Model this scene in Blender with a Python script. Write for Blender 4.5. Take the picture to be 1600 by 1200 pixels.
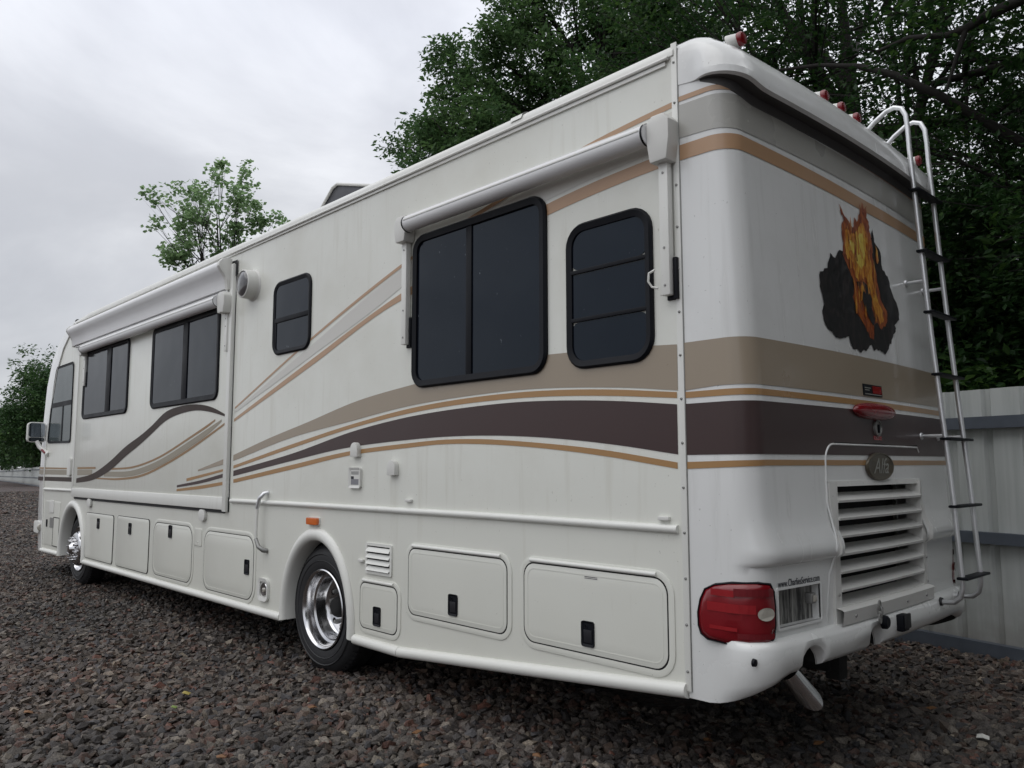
import bpy, bmesh, math, random
import numpy as np
from mathutils import Vector, Matrix, geometry

# ------------------------------------------------------------------ scene, camera, light
scene = bpy.context.scene
for o in list(bpy.data.objects):
    bpy.data.objects.remove(o)
COL = scene.collection
rng = np.random.default_rng(7)

CAM = Vector((0.0, 3.28, 1.5826))
cam_data = bpy.data.cameras.new('camera')
cam_data.sensor_width = 36.0
cam_data.lens = 1250.0 / 1600.0 * 36.0
cam_data.clip_start = 0.05
cam_data.clip_end = 2000.0
cam = bpy.data.objects.new('camera', cam_data)
COL.objects.link(cam)
cr = Vector((-0.68736988, -0.72630542, -0.00175562))
cu = Vector((-0.07571507, 0.06925172, 0.99472178))
cd = Vector((0.72235025, -0.68387472, 0.10259381))
cam.matrix_world = Matrix(((cr.x, cu.x, -cd.x, CAM.x), (cr.y, cu.y, -cd.y, CAM.y), (cr.z, cu.z, -cd.z, CAM.z), (0, 0, 0, 1)))
scene.camera = cam

scene.view_settings.view_transform = 'Standard'
scene.view_settings.look = 'None'
scene.view_settings.gamma = 1.0
scene.view_settings.use_curve_mapping = False
scene.view_settings.exposure = 0.27
scene.render.engine = 'CYCLES'
scene.cycles.max_bounces = 6
scene.cycles.diffuse_bounces = 3
scene.cycles.glossy_bounces = 3
scene.cycles.transmission_bounces = 3
scene.cycles.volume_bounces = 1

SUN_EL, SUN_AZ = math.radians(55), math.radians(70)      # high, soft, from the open side of the lot
sun_dir = Vector((math.cos(SUN_EL) * math.cos(SUN_AZ), math.cos(SUN_EL) * math.sin(SUN_AZ), math.sin(SUN_EL)))
world = bpy.data.worlds.new('World')
scene.world = world
world.use_nodes = True
wn, wl = world.node_tree.nodes, world.node_tree.links
wn.clear()
w_out = wn.new('ShaderNodeOutputWorld')
w_bg = wn.new('ShaderNodeBackground')
w_bg.inputs['Strength'].default_value = 0.1
w_sky = wn.new('ShaderNodeTexSky')
w_sky.sky_type = 'NISHITA'
w_sky.sun_disc = False
w_sky.sun_elevation = SUN_EL
w_sky.sun_rotation = math.radians(90) - SUN_AZ
w_sky.air_density = 1.0
w_tc = wn.new('ShaderNodeTexCoord')
w_sep = wn.new('ShaderNodeSeparateXYZ')
wl.new(w_tc.outputs['Generated'], w_sep.inputs[0])
w_grad = wn.new('ShaderNodeValToRGB')                    # overcast sky: brighter overhead than at the horizon
els = w_grad.color_ramp.elements
els[0].position = 0.0
els[0].color = (0.45, 0.46, 0.485, 1)
els[1].position = 1.0
els[1].color = (1.0, 1.0, 1.0, 1)
for p_, c_ in ((0.12, (0.525, 0.535, 0.56, 1)), (0.30, (0.665, 0.675, 0.70, 1)), (0.50, (0.80, 0.82, 0.88, 1)), (0.75, (0.95, 0.96, 1.0, 1))):
    e_ = els.new(p_)
    e_.color = c_
wl.new(w_sep.outputs['Z'], w_grad.inputs['Fac'])
w_map = wn.new('ShaderNodeMapping')
w_map.inputs['Scale'].default_value = (1.0, 1.0, 2.2)
w_map.inputs['Location'].default_value = (0.35, 0.1, 0.0)
wl.new(w_tc.outputs['Generated'], w_map.inputs[0])
w_noise = wn.new('ShaderNodeTexNoise')
w_noise.inputs['Scale'].default_value = 2.0
w_noise.inputs['Detail'].default_value = 7.0
w_noise.inputs['Roughness'].default_value = 0.54
w_noise.inputs['Distortion'].default_value = 0.35
wl.new(w_map.outputs[0], w_noise.inputs['Vector'])
w_cr = wn.new('ShaderNodeValToRGB')
w_cr.color_ramp.interpolation = 'EASE'
w_cr.color_ramp.elements[0].position = 0.30
w_cr.color_ramp.elements[0].color = (0.77, 0.775, 0.795, 1)
w_cr.color_ramp.elements[1].position = 0.72
w_cr.color_ramp.elements[1].color = (1.27, 1.265, 1.25, 1)
wl.new(w_noise.outputs['Fac'], w_cr.inputs['Fac'])
w_mul = wn.new('ShaderNodeMixRGB')
w_mul.blend_type = 'MULTIPLY'
w_mul.inputs['Fac'].default_value = 1.0
wl.new(w_grad.outputs[0], w_mul.inputs[1])
wl.new(w_cr.outputs[0], w_mul.inputs[2])
w_gain = wn.new('ShaderNodeMixRGB')
w_gain.blend_type = 'MULTIPLY'
w_gain.inputs['Fac'].default_value = 1.0
w_gain.inputs[2].default_value = (10.2, 10.2, 10.2, 1)
wl.new(w_mul.outputs[0], w_gain.inputs[1])
w_mix = wn.new('ShaderNodeMixRGB')
w_mix.inputs['Fac'].default_value = 0.93
wl.new(w_sky.outputs[0], w_mix.inputs[1])
wl.new(w_gain.outputs[0], w_mix.inputs[2])
wl.new(w_mix.outputs[0], w_bg.inputs['Color'])
wl.new(w_bg.outputs[0], w_out.inputs['Surface'])

sun_data = bpy.data.lights.new('sun', 'SUN')
sun_data.energy = 0.6
sun_data.angle = math.radians(60)
sun_data.color = (1.0, 0.985, 0.96)
sun = bpy.data.objects.new('sun', sun_data)
COL.objects.link(sun)
sun.location = (0, 20, 30)
sun.rotation_euler = (-sun_dir).to_track_quat('-Z', 'Y').to_euler()

# ------------------------------------------------------------------ materials
def new_mat(name):
    m = bpy.data.materials.new(name)
    m.use_nodes = True
    n, l = m.node_tree.nodes, m.node_tree.links
    b = n['Principled BSDF']
    return m, n, l, b

def plain(name, col, rough=0.5, metal=0.0, spec=0.5, vary=0.0, scale=6.0, bump=0.0, coat=0.0):
    m, n, l, b = new_mat(name)
    b.inputs['Base Color'].default_value = (*col, 1)
    b.inputs['Roughness'].default_value = rough
    b.inputs['Metallic'].default_value = metal
    b.inputs['Specular IOR Level'].default_value = spec
    b.inputs['Coat Weight'].default_value = coat
    b.inputs['Coat Roughness'].default_value = 0.08
    if vary or bump:
        tc = n.new('ShaderNodeTexCoord')
        nz = n.new('ShaderNodeTexNoise')
        nz.inputs['Scale'].default_value = scale
        nz.inputs['Detail'].default_value = 6
        l.new(tc.outputs['Object'], nz.inputs['Vector'])
        if vary:
            mx = n.new('ShaderNodeMixRGB')
            mx.inputs[1].default_value = (*[c * (1 - vary) for c in col], 1)
            mx.inputs[2].default_value = (*[min(1, c * (1 + vary)) for c in col], 1)
            l.new(nz.outputs['Fac'], mx.inputs[0])
            l.new(mx.outputs[0], b.inputs['Base Color'])
            mr = n.new('ShaderNodeMapRange')
            mr.inputs['To Min'].default_value = max(0.02, rough - 0.12)
            mr.inputs['To Max'].default_value = min(1, rough + 0.12)
            l.new(nz.outputs['Fac'], mr.inputs['Value'])
            l.new(mr.outputs[0], b.inputs['Roughness'])
        if bump:
            bp = n.new('ShaderNodeBump')
            bp.inputs['Strength'].default_value = bump
            bp.inputs['Distance'].default_value = 0.01
            l.new(nz.outputs['Fac'], bp.inputs['Height'])
            l.new(bp.outputs[0], b.inputs['Normal'])
    return m

def paint(name, col, grime=(0.36, 0.33, 0.24), amount=0.55, rough=0.30, coat=0.4):
    """weathered gelcoat: rain streaks, blotches and specks of grime with a shape of their own"""
    m, n, l, b = new_mat(name)
    tc = n.new('ShaderNodeTexCoord')
    mp = n.new('ShaderNodeMapping')
    mp.inputs['Scale'].default_value = (7.0, 7.0, 0.55)
    l.new(tc.outputs['Object'], mp.inputs[0])
    st = n.new('ShaderNodeTexNoise')
    st.inputs['Scale'].default_value = 2.2
    st.inputs['Detail'].default_value = 6
    l.new(mp.outputs[0], st.inputs['Vector'])
    st_r = n.new('ShaderNodeValToRGB')
    st_r.color_ramp.elements[0].position = 0.54
    st_r.color_ramp.elements[1].position = 0.82
    st_r.color_ramp.elements[1].color = (0.55, 0.55, 0.55, 1)
    l.new(st.outputs['Fac'], st_r.inputs[0])
    bl = n.new('ShaderNodeTexNoise')
    bl.inputs['Scale'].default_value = 1.1
    bl.inputs['Detail'].default_value = 8
    bl.inputs['Roughness'].default_value = 0.62
    l.new(tc.outputs['Object'], bl.inputs['Vector'])
    bl_r = n.new('ShaderNodeValToRGB')
    bl_r.color_ramp.elements[0].position = 0.47
    bl_r.color_ramp.elements[1].position = 0.78
    bl_r.color_ramp.elements[1].color = (0.5, 0.5, 0.5, 1)
    l.new(bl.outputs['Fac'], bl_r.inputs[0])
    sp = n.new('ShaderNodeTexNoise')
    sp.inputs['Scale'].default_value = 55
    sp.inputs['Detail'].default_value = 2
    l.new(tc.outputs['Object'], sp.inputs['Vector'])
    sp_r = n.new('ShaderNodeValToRGB')
    sp_r.color_ramp.elements[0].position = 0.735
    sp_r.color_ramp.elements[1].position = 0.76
    l.new(sp.outputs['Fac'], sp_r.inputs[0])
    # road dirt: heavier towards the sill, with a ragged upper edge
    sx = n.new('ShaderNodeSeparateXYZ')
    l.new(tc.outputs['Object'], sx.inputs[0])
    low = n.new('ShaderNodeMapRange')
    low.inputs['From Min'].default_value = 1.5
    low.inputs['From Max'].default_value = 0.35
    low.inputs['To Max'].default_value = 0.75
    l.new(sx.outputs['Z'], low.inputs['Value'])
    lm = n.new('ShaderNodeMath')
    lm.operation = 'MULTIPLY'
    l.new(low.outputs[0], lm.inputs[0])
    l.new(bl.outputs['Fac'], lm.inputs[1])
    a1 = n.new('ShaderNodeMath'); a1.operation = 'MAXIMUM'
    l.new(st_r.outputs[0], a1.inputs[0]); l.new(bl_r.outputs[0], a1.inputs[1])
    a2 = n.new('ShaderNodeMath'); a2.operation = 'MAXIMUM'
    l.new(a1.outputs[0], a2.inputs[0]); l.new(lm.outputs[0], a2.inputs[1])
    a3 = n.new('ShaderNodeMath'); a3.operation = 'MULTIPLY'
    l.new(a2.outputs[0], a3.inputs[0]); a3.inputs[1].default_value = amount
    mx = n.new('ShaderNodeMixRGB')
    mx.inputs[1].default_value = (*col, 1)
    mx.inputs[2].default_value = (*grime, 1)
    l.new(a3.outputs[0], mx.inputs[0])
    mx2 = n.new('ShaderNodeMixRGB')
    mx2.inputs[2].default_value = (*[g * 0.5 for g in grime], 1)
    sm = n.new('ShaderNodeMath'); sm.operation = 'MULTIPLY'
    l.new(sp_r.outputs[0], sm.inputs[0]); sm.inputs[1].default_value = 0.45 * min(1.0, amount * 1.4)
    l.new(sm.outputs[0], mx2.inputs[0])
    l.new(mx.outputs[0], mx2.inputs[1])
    l.new(mx2.outputs[0], b.inputs['Base Color'])
    rr = n.new('ShaderNodeMapRange')
    rr.inputs['To Min'].default_value = rough
    rr.inputs['To Max'].default_value = rough + 0.4
    l.new(a3.outputs[0], rr.inputs['Value'])
    l.new(rr.outputs[0], b.inputs['Roughness'])
    b.inputs['Coat Weight'].default_value = coat
    b.inputs['Coat Roughness'].default_value = 0.12
    wv = n.new('ShaderNodeTexNoise')
    wv.inputs['Scale'].default_value = 2.6
    wv.inputs['Detail'].default_value = 1
    l.new(tc.outputs['Object'], wv.inputs['Vector'])
    bp = n.new('ShaderNodeBump')
    bp.inputs['Strength'].default_value = 0.25
    bp.inputs['Distance'].default_value = 0.012
    l.new(wv.outputs['Fac'], bp.inputs['Height'])
    l.new(bp.outputs[0], b.inputs['Normal'])
    l.new(bp.outputs[0], b.inputs['Coat Normal'])
    return m

def glass_dark(name, col, rough=0.04):
    m, n, l, b = new_mat(name)
    tc = n.new('ShaderNodeTexCoord')
    sp = n.new('ShaderNodeTexNoise')
    sp.inputs['Scale'].default_value = 30
    sp.inputs['Detail'].default_value = 3
    l.new(tc.outputs['Object'], sp.inputs['Vector'])
    r = n.new('ShaderNodeValToRGB')
    r.color_ramp.elements[0].position = 0.73
    r.color_ramp.elements[0].color = (*col, 1)
    r.color_ramp.elements[1].position = 0.78
    r.color_ramp.elements[1].color = (0.10, 0.11, 0.12, 1)
    l.new(sp.outputs['Fac'], r.inputs[0])
    l.new(r.outputs[0], b.inputs['Base Color'])
    hz = n.new('ShaderNodeTexNoise')
    hz.inputs['Scale'].default_value = 3
    hz.inputs['Detail'].default_value = 6
    l.new(tc.outputs['Object'], hz.inputs['Vector'])
    mr = n.new('ShaderNodeMapRange')
    mr.inputs['To Min'].default_value = rough
    mr.inputs['To Max'].default_value = rough + 0.12
    l.new(hz.outputs['Fac'], mr.inputs['Value'])
    l.new(mr.outputs[0], b.inputs['Roughness'])
    wv = n.new('ShaderNodeTexNoise'); wv.inputs['Scale'].default_value = 1.3; wv.inputs['Detail'].default_value = 2
    l.new(tc.outputs['Object'], wv.inputs['Vector'])
    bp = n.new('ShaderNodeBump'); bp.inputs['Strength'].default_value = 0.35; bp.inputs['Distance'].default_value = 0.03
    l.new(wv.outputs['Fac'], bp.inputs['Height']); l.new(bp.outputs[0], b.inputs['Normal'])
    b.inputs['IOR'].default_value = 1.36
    b.inputs['Specular Tint'].default_value = (0.72, 0.87, 1.0, 1)
    return m

M = {}
M['white'] = paint('motorhome_white_paint', (0.725, 0.735, 0.68), grime=(0.40, 0.37, 0.28), amount=0.55)
M['cap'] = paint('motorhome_cap_gelcoat', (0.735, 0.745, 0.735), grime=(0.34, 0.34, 0.31), amount=0.55, rough=0.22, coat=0.6)
M['trim'] = paint('white_trim', (0.735, 0.74, 0.705), amount=0.32, rough=0.35, coat=0.2)
M['plastic'] = plain('white_plastic', (0.66, 0.66, 0.63), 0.45, vary=0.08)
M['awning'] = plain('awning_cover_metal', (0.755, 0.76, 0.765), 0.62, spec=0.25, vary=0.03)
M['beige'] = plain('beige_stripe', (0.31, 0.255, 0.19), 0.32, vary=0.06, scale=2.5, coat=0.3)
M['gold'] = plain('gold_stripe', (0.36, 0.20, 0.075), 0.32, vary=0.08, scale=2.5, coat=0.3)
M['tan'] = plain('tan_stripe', (0.42, 0.26, 0.15), 0.34, vary=0.06, scale=2.5, coat=0.3)
M['brown'] = plain('dark_brown_stripe', (0.042, 0.020, 0.019), 0.36, vary=0.10, scale=2.5, coat=0.1)
M['taupe'] = plain('taupe_stripe', (0.050, 0.036, 0.031), 0.5, spec=0.2, vary=0.08, scale=2.5)
M['greige'] = plain('greige_stripe', (0.31, 0.28, 0.225), 0.45, spec=0.3, vary=0.06, scale=2.5)
M['ochre'] = plain('thin_ochre_stripe', (0.30, 0.19, 0.10), 0.45, spec=0.3, vary=0.06, scale=2.5)
M['grey'] = plain('pale_grey_stripe', (0.585, 0.575, 0.535), 0.34, vary=0.04, scale=2.5, coat=0.3)
M['capgrey'] = plain('grey_cap_stripe', (0.40, 0.395, 0.365), 0.30, vary=0.05, scale=2.5, coat=0.4)
M['black'] = plain('black_frame', (0.005, 0.006, 0.009), 0.5, spec=0.18, vary=0.2)
M['rubber'] = plain('black_rubber', (0.012, 0.0125, 0.014), 0.62, vary=0.25, scale=9, bump=0.15)
M['pane'] = glass_dark('tinted_window_glass', (0.005, 0.007, 0.013))
M['panelight'] = glass_dark('cab_window_glass', (0.06, 0.075, 0.075))
M['chrome'] = plain('polished_aluminium', (0.62, 0.62, 0.63), 0.16, metal=1.0, vary=0.08, scale=14)
M['alu'] = plain('brushed_aluminium', (0.68, 0.69, 0.70), 0.34, metal=0.75, vary=0.06)
M['steel'] = plain('dull_steel', (0.30, 0.30, 0.29), 0.5, metal=0.7, vary=0.2, scale=20)
M['under'] = plain('underbody_black', (0.010, 0.010, 0.010), 0.85, vary=0.3)
M['void'] = plain('engine_bay_dark', (0.006, 0.006, 0.006), 0.9)
M['amber'] = plain('amber_lens', (0.62, 0.13, 0.012), 0.22, coat=0.5)
M['red'] = plain('red_lens', (0.18, 0.005, 0.010), 0.2, vary=0.25, scale=8, coat=0.35)
M['redhi'] = plain('red_reflector_band', (0.27, 0.008, 0.013), 0.2, vary=0.2, scale=20, coat=0.6)
M['reddark'] = plain('dark_red_lens', (0.14, 0.005, 0.010), 0.16, vary=0.2, scale=8, coat=0.8)
M['clear'] = plain('clear_lens', (0.42, 0.40, 0.35), 0.2, vary=0.2, scale=60, coat=0.7)
M['bronze'] = plain('emblem_bronze', (0.115, 0.10, 0.075), 0.38, metal=0.5, vary=0.12)
M['ink'] = plain('navy_lettering', (0.010, 0.011, 0.020), 0.5)
M['pewter'] = plain('emblem_lettering', (0.34, 0.34, 0.31), 0.4, metal=0.5)
M['grille_white'] = paint('grille_white', (0.66, 0.66, 0.635), grime=(0.22, 0.21, 0.19), amount=0.6, rough=0.4, coat=0.1)
M['plate'] = plain('weathered_plate_backing', (0.20, 0.20, 0.185), 0.6)
def streaky(name, c1, c2):
    m, n, l, b = new_mat(name)
    tc = n.new('ShaderNodeTexCoord')
    mp = n.new('ShaderNodeMapping')
    mp.inputs['Scale'].default_value = (3, 32, 4.0)
    l.new(tc.outputs['Object'], mp.inputs[0])
    nz = n.new('ShaderNodeTexNoise')
    nz.inputs['Scale'].default_value = 1.2
    nz.inputs['Detail'].default_value = 7
    nz.inputs['Roughness'].default_value = 0.65
    l.new(mp.outputs[0], nz.inputs['Vector'])
    r = n.new('ShaderNodeValToRGB')
    r.color_ramp.elements[0].position = 0.40
    r.color_ramp.elements[0].color = (*c1, 1)
    r.color_ramp.elements[1].position = 0.62
    r.color_ramp.elements[1].color = (*c2, 1)
    l.new(nz.outputs['Fac'], r.inputs[0])
    l.new(r.outputs[0], b.inputs['Base Color'])
    b.inputs['Roughness'].default_value = 0.6
    return m
M['plate'] = streaky('weathered_plate_backing', (0.03, 0.03, 0.03), (0.30, 0.30, 0.28))

# ------------------------------------------------------------------ mesh helpers
class MB:
    """collects vertices and faces for ONE mesh object"""
    def __init__(s):
        s.v, s.f, s.mi = [], [], []
    def add(s, verts, faces, mi=0):
        o = len(s.v)
        s.v.extend([tuple(map(float, p)) for p in verts])
        s.f.extend([tuple(i + o for i in f) for f in faces])
        s.mi.extend([mi] * len(faces))
        return s
    def box(s, x0, x1, y0, y1, z0, z1, mi=0):
        v = [(x0, y0, z0), (x1, y0, z0), (x1, y1, z0), (x0, y1, z0), (x0, y0, z1), (x1, y0, z1), (x1, y1, z1), (x0, y1, z1)]
        return s.add(v, [(0, 3, 2, 1), (4, 5, 6, 7), (0, 1, 5, 4), (1, 2, 6, 5), (2, 3, 7, 6), (3, 0, 4, 7)], mi)
    def loft(s, rings, closed=True, caps=True, mi=0):
        n = len(rings[0])
        v = [p for r in rings for p in r]
        f = []
        for k in range(len(rings) - 1):
            for i in range(n if closed else n - 1):
                j = (i + 1) % n
                f.append((k * n + i, k * n + j, (k + 1) * n + j, (k + 1) * n + i))
        if caps and closed:
            f.append(tuple(range(n))[::-1])
            f.append(tuple((len(rings) - 1) * n + i for i in range(n)))
        return s.add(v, f, mi)
    def tube(s, path, r, n=10, mi=0, caps=True, squash=1.0):
        path = [Vector(p) for p in path]
        rs = r if isinstance(r, (list, tuple)) else [r] * len(path)
        rings = []
        up = None
        for i, p in enumerate(path):
            t = (path[min(i + 1, len(path) - 1)] - path[max(i - 1, 0)]).normalized()
            if up is None:
                up = Vector((0, 0, 1)) if abs(t.z) < 0.9 else Vector((0, 1, 0))
            a = t.cross(up).normalized()
            up = a.cross(t).normalized()
            rings.append([p + a * (rs[i] * math.cos(2 * math.pi * k / n)) + up * (rs[i] * squash * math.sin(2 * math.pi * k / n)) for k in range(n)])
        return s.loft(rings, True, caps, mi)
    def lathe(s, prof, origin, axis='y', n=32, mi=0, sgn=1, caps=False):
        """prof: list of (radius, depth along axis)"""
        rings = []
        o = Vector(origin)
        for r, d in prof:
            ring = []
            for k in range(n):
                a = 2 * math.pi * k / n
                c, sn = r * math.cos(a), r * math.sin(a)
                if axis == 'y':
                    ring.append(o + Vector((c, d * sgn, sn)))
                elif axis == 'x':
                    ring.append(o + Vector((d * sgn, c, sn)))
                else:
                    ring.append(o + Vector((c, sn, d * sgn)))
            rings.append(ring)
        return s.loft(rings, True, caps, mi)
    def prism(s, outline, mapf, d0, d1, mi=0):
        """outline of (a, b) pairs; mapf(a, b, d) -> 3D point; a solid between depths d0 and d1"""
        n = len(outline)
        v = [mapf(a, b, d0) for a, b in outline] + [mapf(a, b, d1) for a, b in outline]
        tri = geometry.tessellate_polygon([[Vector((a, b, 0)) for a, b in outline]])
        f = [t for t in tri] + [tuple(i + n for i in t[::-1]) for t in tri]
        for i in range(n):
            j = (i + 1) % n
            f.append((i, j, n + j, n + i))
        return s.add(v, f, mi)
    def ring_prism(s, outer, inner, mapf, d0, d1, mi=0, din=None):
        n = len(outer)
        din = d1 if din is None else din
        v = [mapf(a, b, d0) for a, b in outer] + [mapf(a, b, d1) for a, b in outer] + [mapf(a, b, din) for a, b in inner] + [mapf(a, b, d0) for a, b in inner]
        f = []
        for k in range(3):
            for i in range(n):
                j = (i + 1) % n
                f.append((k * n + i, k * n + j, (k + 1) * n + j, (k + 1) * n + i))
        for i in range(n):
            j = (i + 1) % n
            f.append((3 * n + i, 3 * n + j, j, i))
        return s.add(v, f, mi)

def rrect(a0, a1, b0, b1, r, n=6):
    r = min(r, (a1 - a0) / 2 - 1e-4, (b1 - b0) / 2 - 1e-4)
    out = []
    for cx, cy, st in ((a1 - r, b1 - r, 0), (a0 + r, b1 - r, 90), (a0 + r, b0 + r, 180), (a1 - r, b0 + r, 270)):
        for k in range(n + 1):
            a = math.radians(st + 90 * k / n)
            out.append((cx + r * math.cos(a), cy + r * math.sin(a)))
    return out

def on_side(a, b, d):          # a = x along the coach, b = height, d = out of the left side wall
    return (a, d, b)

def mesh_of(name, mb, mats, smooth=35, bevel=0.0):
    me = bpy.data.meshes.new(name)
    me.from_pydata(mb.v, [], mb.f)
    for m in (mats if isinstance(mats, (list, tuple)) else [mats]):
        me.materials.append(m)
    me.polygons.foreach_set('material_index', mb.mi)
    bm = bmesh.new()
    bm.from_mesh(me)
    bmesh.ops.recalc_face_normals(bm, faces=bm.faces)
    if bevel:
        bmesh.ops.remove_doubles(bm, verts=bm.verts, dist=1e-5)
        ed = [e for e in bm.edges if len(e.link_faces) == 2 and e.calc_face_angle(0) > math.radians(40)]
        bmesh.ops.bevel(bm, geom=ed, offset=bevel, segments=2, affect='EDGES', profile=0.6, clamp_overlap=True)
    bm.to_mesh(me)
    bm.free()
    if smooth:
        me.polygons.foreach_set('use_smooth', [True] * len(me.polygons))
        me.set_sharp_from_angle(angle=math.radians(smooth))
    me.update()
    return me

BASE = {}
def obj(name, mb, mats, parent=None, smooth=35, bevel=0.0):
    me = mesh_of(name, mb, mats, smooth, bevel)
    o = bpy.data.objects.new(name, me)
    COL.objects.link(o)
    if parent is not None:
        o.parent = parent
        root = parent
        while root.parent:
            root = root.parent
        # coordinates were given in world space: move the mesh into the thing's own frame
        base = root.matrix_basis.translation
        me.transform(Matrix.Translation(-base))
    return o

def thing(name, label, cat, loc=(0, 0, 0), group=None):
    o = bpy.data.objects.new(name, None)
    o.empty_display_size = 0.3
    COL.objects.link(o)
    o.location = loc
    tag(o, label, cat, group)
    return o

def tag(o, label=None, cat=None, group=None, kind=None):
    if label: o['label'] = label
    if cat: o['category'] = cat
    if group: o['group'] = group
    if kind: o['kind'] = kind
    return o

def smooth_curve(pts, n=40):
    """cubic Hermite through points sorted by x"""
    p = np.array(sorted(pts), float)
    if len(p) == 2:
        xs = np.linspace(p[0, 0], p[1, 0], n)
        return xs, np.interp(xs, p[:, 0], p[:, 1])
    x, y = p[:, 0], p[:, 1]
    d = np.diff(y) / np.diff(x)
    m = np.empty(len(x))
    m[0], m[-1] = d[0], d[-1]
    h = np.diff(x)
    m[1:-1] = (d[:-1] * h[1:] + d[1:] * h[:-1]) / (h[:-1] + h[1:])
    xs = np.linspace(x[0], x[-1], n)
    k = np.clip(np.searchsorted(x, xs) - 1, 0, len(x) - 2)
    t = (xs - x[k]) / h[k]
    return xs, (2 * t**3 - 3 * t**2 + 1) * y[k] + (t**3 - 2 * t**2 + t) * h[k] * m[k] + (-2 * t**3 + 3 * t**2) * y[k + 1] + (t**3 - t**2) * h[k] * m[k + 1]

# ------------------------------------------------------------------ the motorhome
W = 2.56
RV = thing('motorhome', 'long white motorhome with gold, beige and dark brown stripes parked on the gravel', 'motorhome', (8.2, -W / 2, 0))

SEAM = 2.255
FRONT_SIDE = [(12.682, 3.664), (13.21, 3.346), (13.492, 3.033), (13.729, 2.462), (13.88, 1.9), (13.90, 1.3), (13.86, 0.91), (13.80, 0.33)]
FRONT_FACE = [(12.86, 3.765), (13.72, 3.56), (14.10, 3.30), (14.34, 2.91), (14.44, 2.30), (14.46, 1.685), (14.47, 0.976), (14.33, 0.30)]
def arch(cx, a, b, z0, n=18):
    t0 = math.asin(max(-1, min(1, (z0 - 0.40) / b)))
    return [(cx + a * math.cos(t), 0.40 + b * math.sin(t)) for t in np.linspace(t0, math.pi - t0, n)]
RX, FX = 5.70, 12.29
arch_r, arch_f = arch(RX, 0.50, 0.635, 0.33), arch(FX, 0.545, 0.655, 0.33)
side_outline = [(SEAM, 3.66), (SEAM, 0.52), (4.578, 0.325), (5.15, 0.325)] + arch_r[::-1] + [(6.24, 0.33)] + [(11.70, 0.33)] + arch_f[::-1] + [(12.87, 0.34)]
side_outline += FRONT_SIDE[::-1]
body = MB()
body.prism(side_outline, on_side, 0.0, -0.05)
body.prism(side_outline, on_side, -W, -W + 0.05)
body_o = obj('body', body, M['white'], RV, smooth=0)

# front cap: loft from one side's front edge round the nose to the other
fc = MB()
rings = []
for yy, t in ((0.0, 0.0), (-0.012, 0.45), (-0.05, 0.85), (-0.15, 1.0), (-W + 0.15, 1.0), (-W + 0.05, 0.85), (-W + 0.012, 0.45), (-W, 0.0)):
    rings.append([(a[0] * (1 - t) + b[0] * t, yy, a[1] * (1 - t) + b[1] * t) for a, b in zip(FRONT_SIDE, FRONT_FACE)])
fc.loft(rings, closed=False, caps=False)
obj('front_cap', fc, M['cap'], RV)
fs = MB()
xs_, zs_ = [], []
fs.tube([(a[0] - 0.012, 0.004, a[1]) for a in FRONT_SIDE], 0.013, 8)
obj('front_seam_strip', fs, M['trim'], RV)

# roof with rounded edges, a gutter rail along the left side
rf = MB()
prof = [(0.0, 3.655), (0.014, 3.668), (0.014, 3.69), (0.002, 3.72), (-0.03, 3.742), (-0.09, 3.755), (-0.5, 3.785), (-W / 2, 3.80)]
prof = prof + [(-W - y, z) for y, z in prof[-2::-1]]
rf.loft([[(x, y, z - 0.0 if x < 12 else z - (x - 12) * 0.05) for y, z in prof] for x in (SEAM, 3.3, 4.5, 6.9, 9, 12.0, 12.75)], closed=False, caps=False)
rf.add([(12.75, y, z - 0.0375) for y, z in prof], [tuple(range(len(prof)))])
roof = obj('roof', rf, M['trim'], RV)
gr = MB()
gr.tube([(SEAM + 0.03, 0.017, 3.662), (12.55, 0.017, 3.648)], 0.0095, 8)
gr.box(SEAM + 0.05, 12.5, 0.0005, 0.012, 3.630, 3.650)
obj('gutter_rail', gr, M['trim'], roof)
lap = MB()
lap.loft([[(x, y + 0.006, z + 0.006) for y, z in prof[2:8]] for x in (3.36, 3.46)], closed=False, caps=False)
obj('roof_lap', lap, M['trim'], roof)
vent = MB()
vp = [(6.62, 3.775), (6.20, 4.085), (6.12, 4.10), (5.35, 3.88), (5.30, 3.78)]
vent.prism(vp, lambda a, b, d: (a, d, b), -0.37, -0.95)
vo = obj('roof_vent', vent, plain('smoked_vent_lid', (0.028, 0.03, 0.036), 0.42, vary=0.15), RV, bevel=0.012)
vr = MB()
vr.tube([(x, -0.362, z + 0.004) for x, z in vp[:4]], 0.013, 8)
obj('vent_rim', vr, M['plastic'], vo)

# dark underbody, wheel wells
ub = MB()
ub.box(2.5, 13.6, -W + 0.72, -0.72, 0.36, 1.0)
ub.box(2.3, 13.8, -W + 0.06, -0.06, 1.10, 1.13)
for x0, x1 in ((2.5, 4.9), (6.4, 11.6), (13.0, 13.7)):
    ub.box(x0, x1, -0.70, -0.06, 0.50, 1.02)
    ub.box(x0, x1, -W + 0.06, -W + 0.70, 0.50, 1.02)
obj('chassis', ub, M['under'], RV)
for cx, a, b in ((RX, 0.50, 0.635), (FX, 0.545, 0.655)):
    for ys in ((-0.051, -0.75), (-W + 0.051, -W + 0.75)):
        ww = MB()
        ar = arch(cx, a + 0.02, b + 0.02, 0.33)
        ww.loft([[(p[0], y, p[1]) for p in ar] for y in ys], closed=False, caps=False)
        obj('wheel_well', ww, M['under'], RV)

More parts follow.
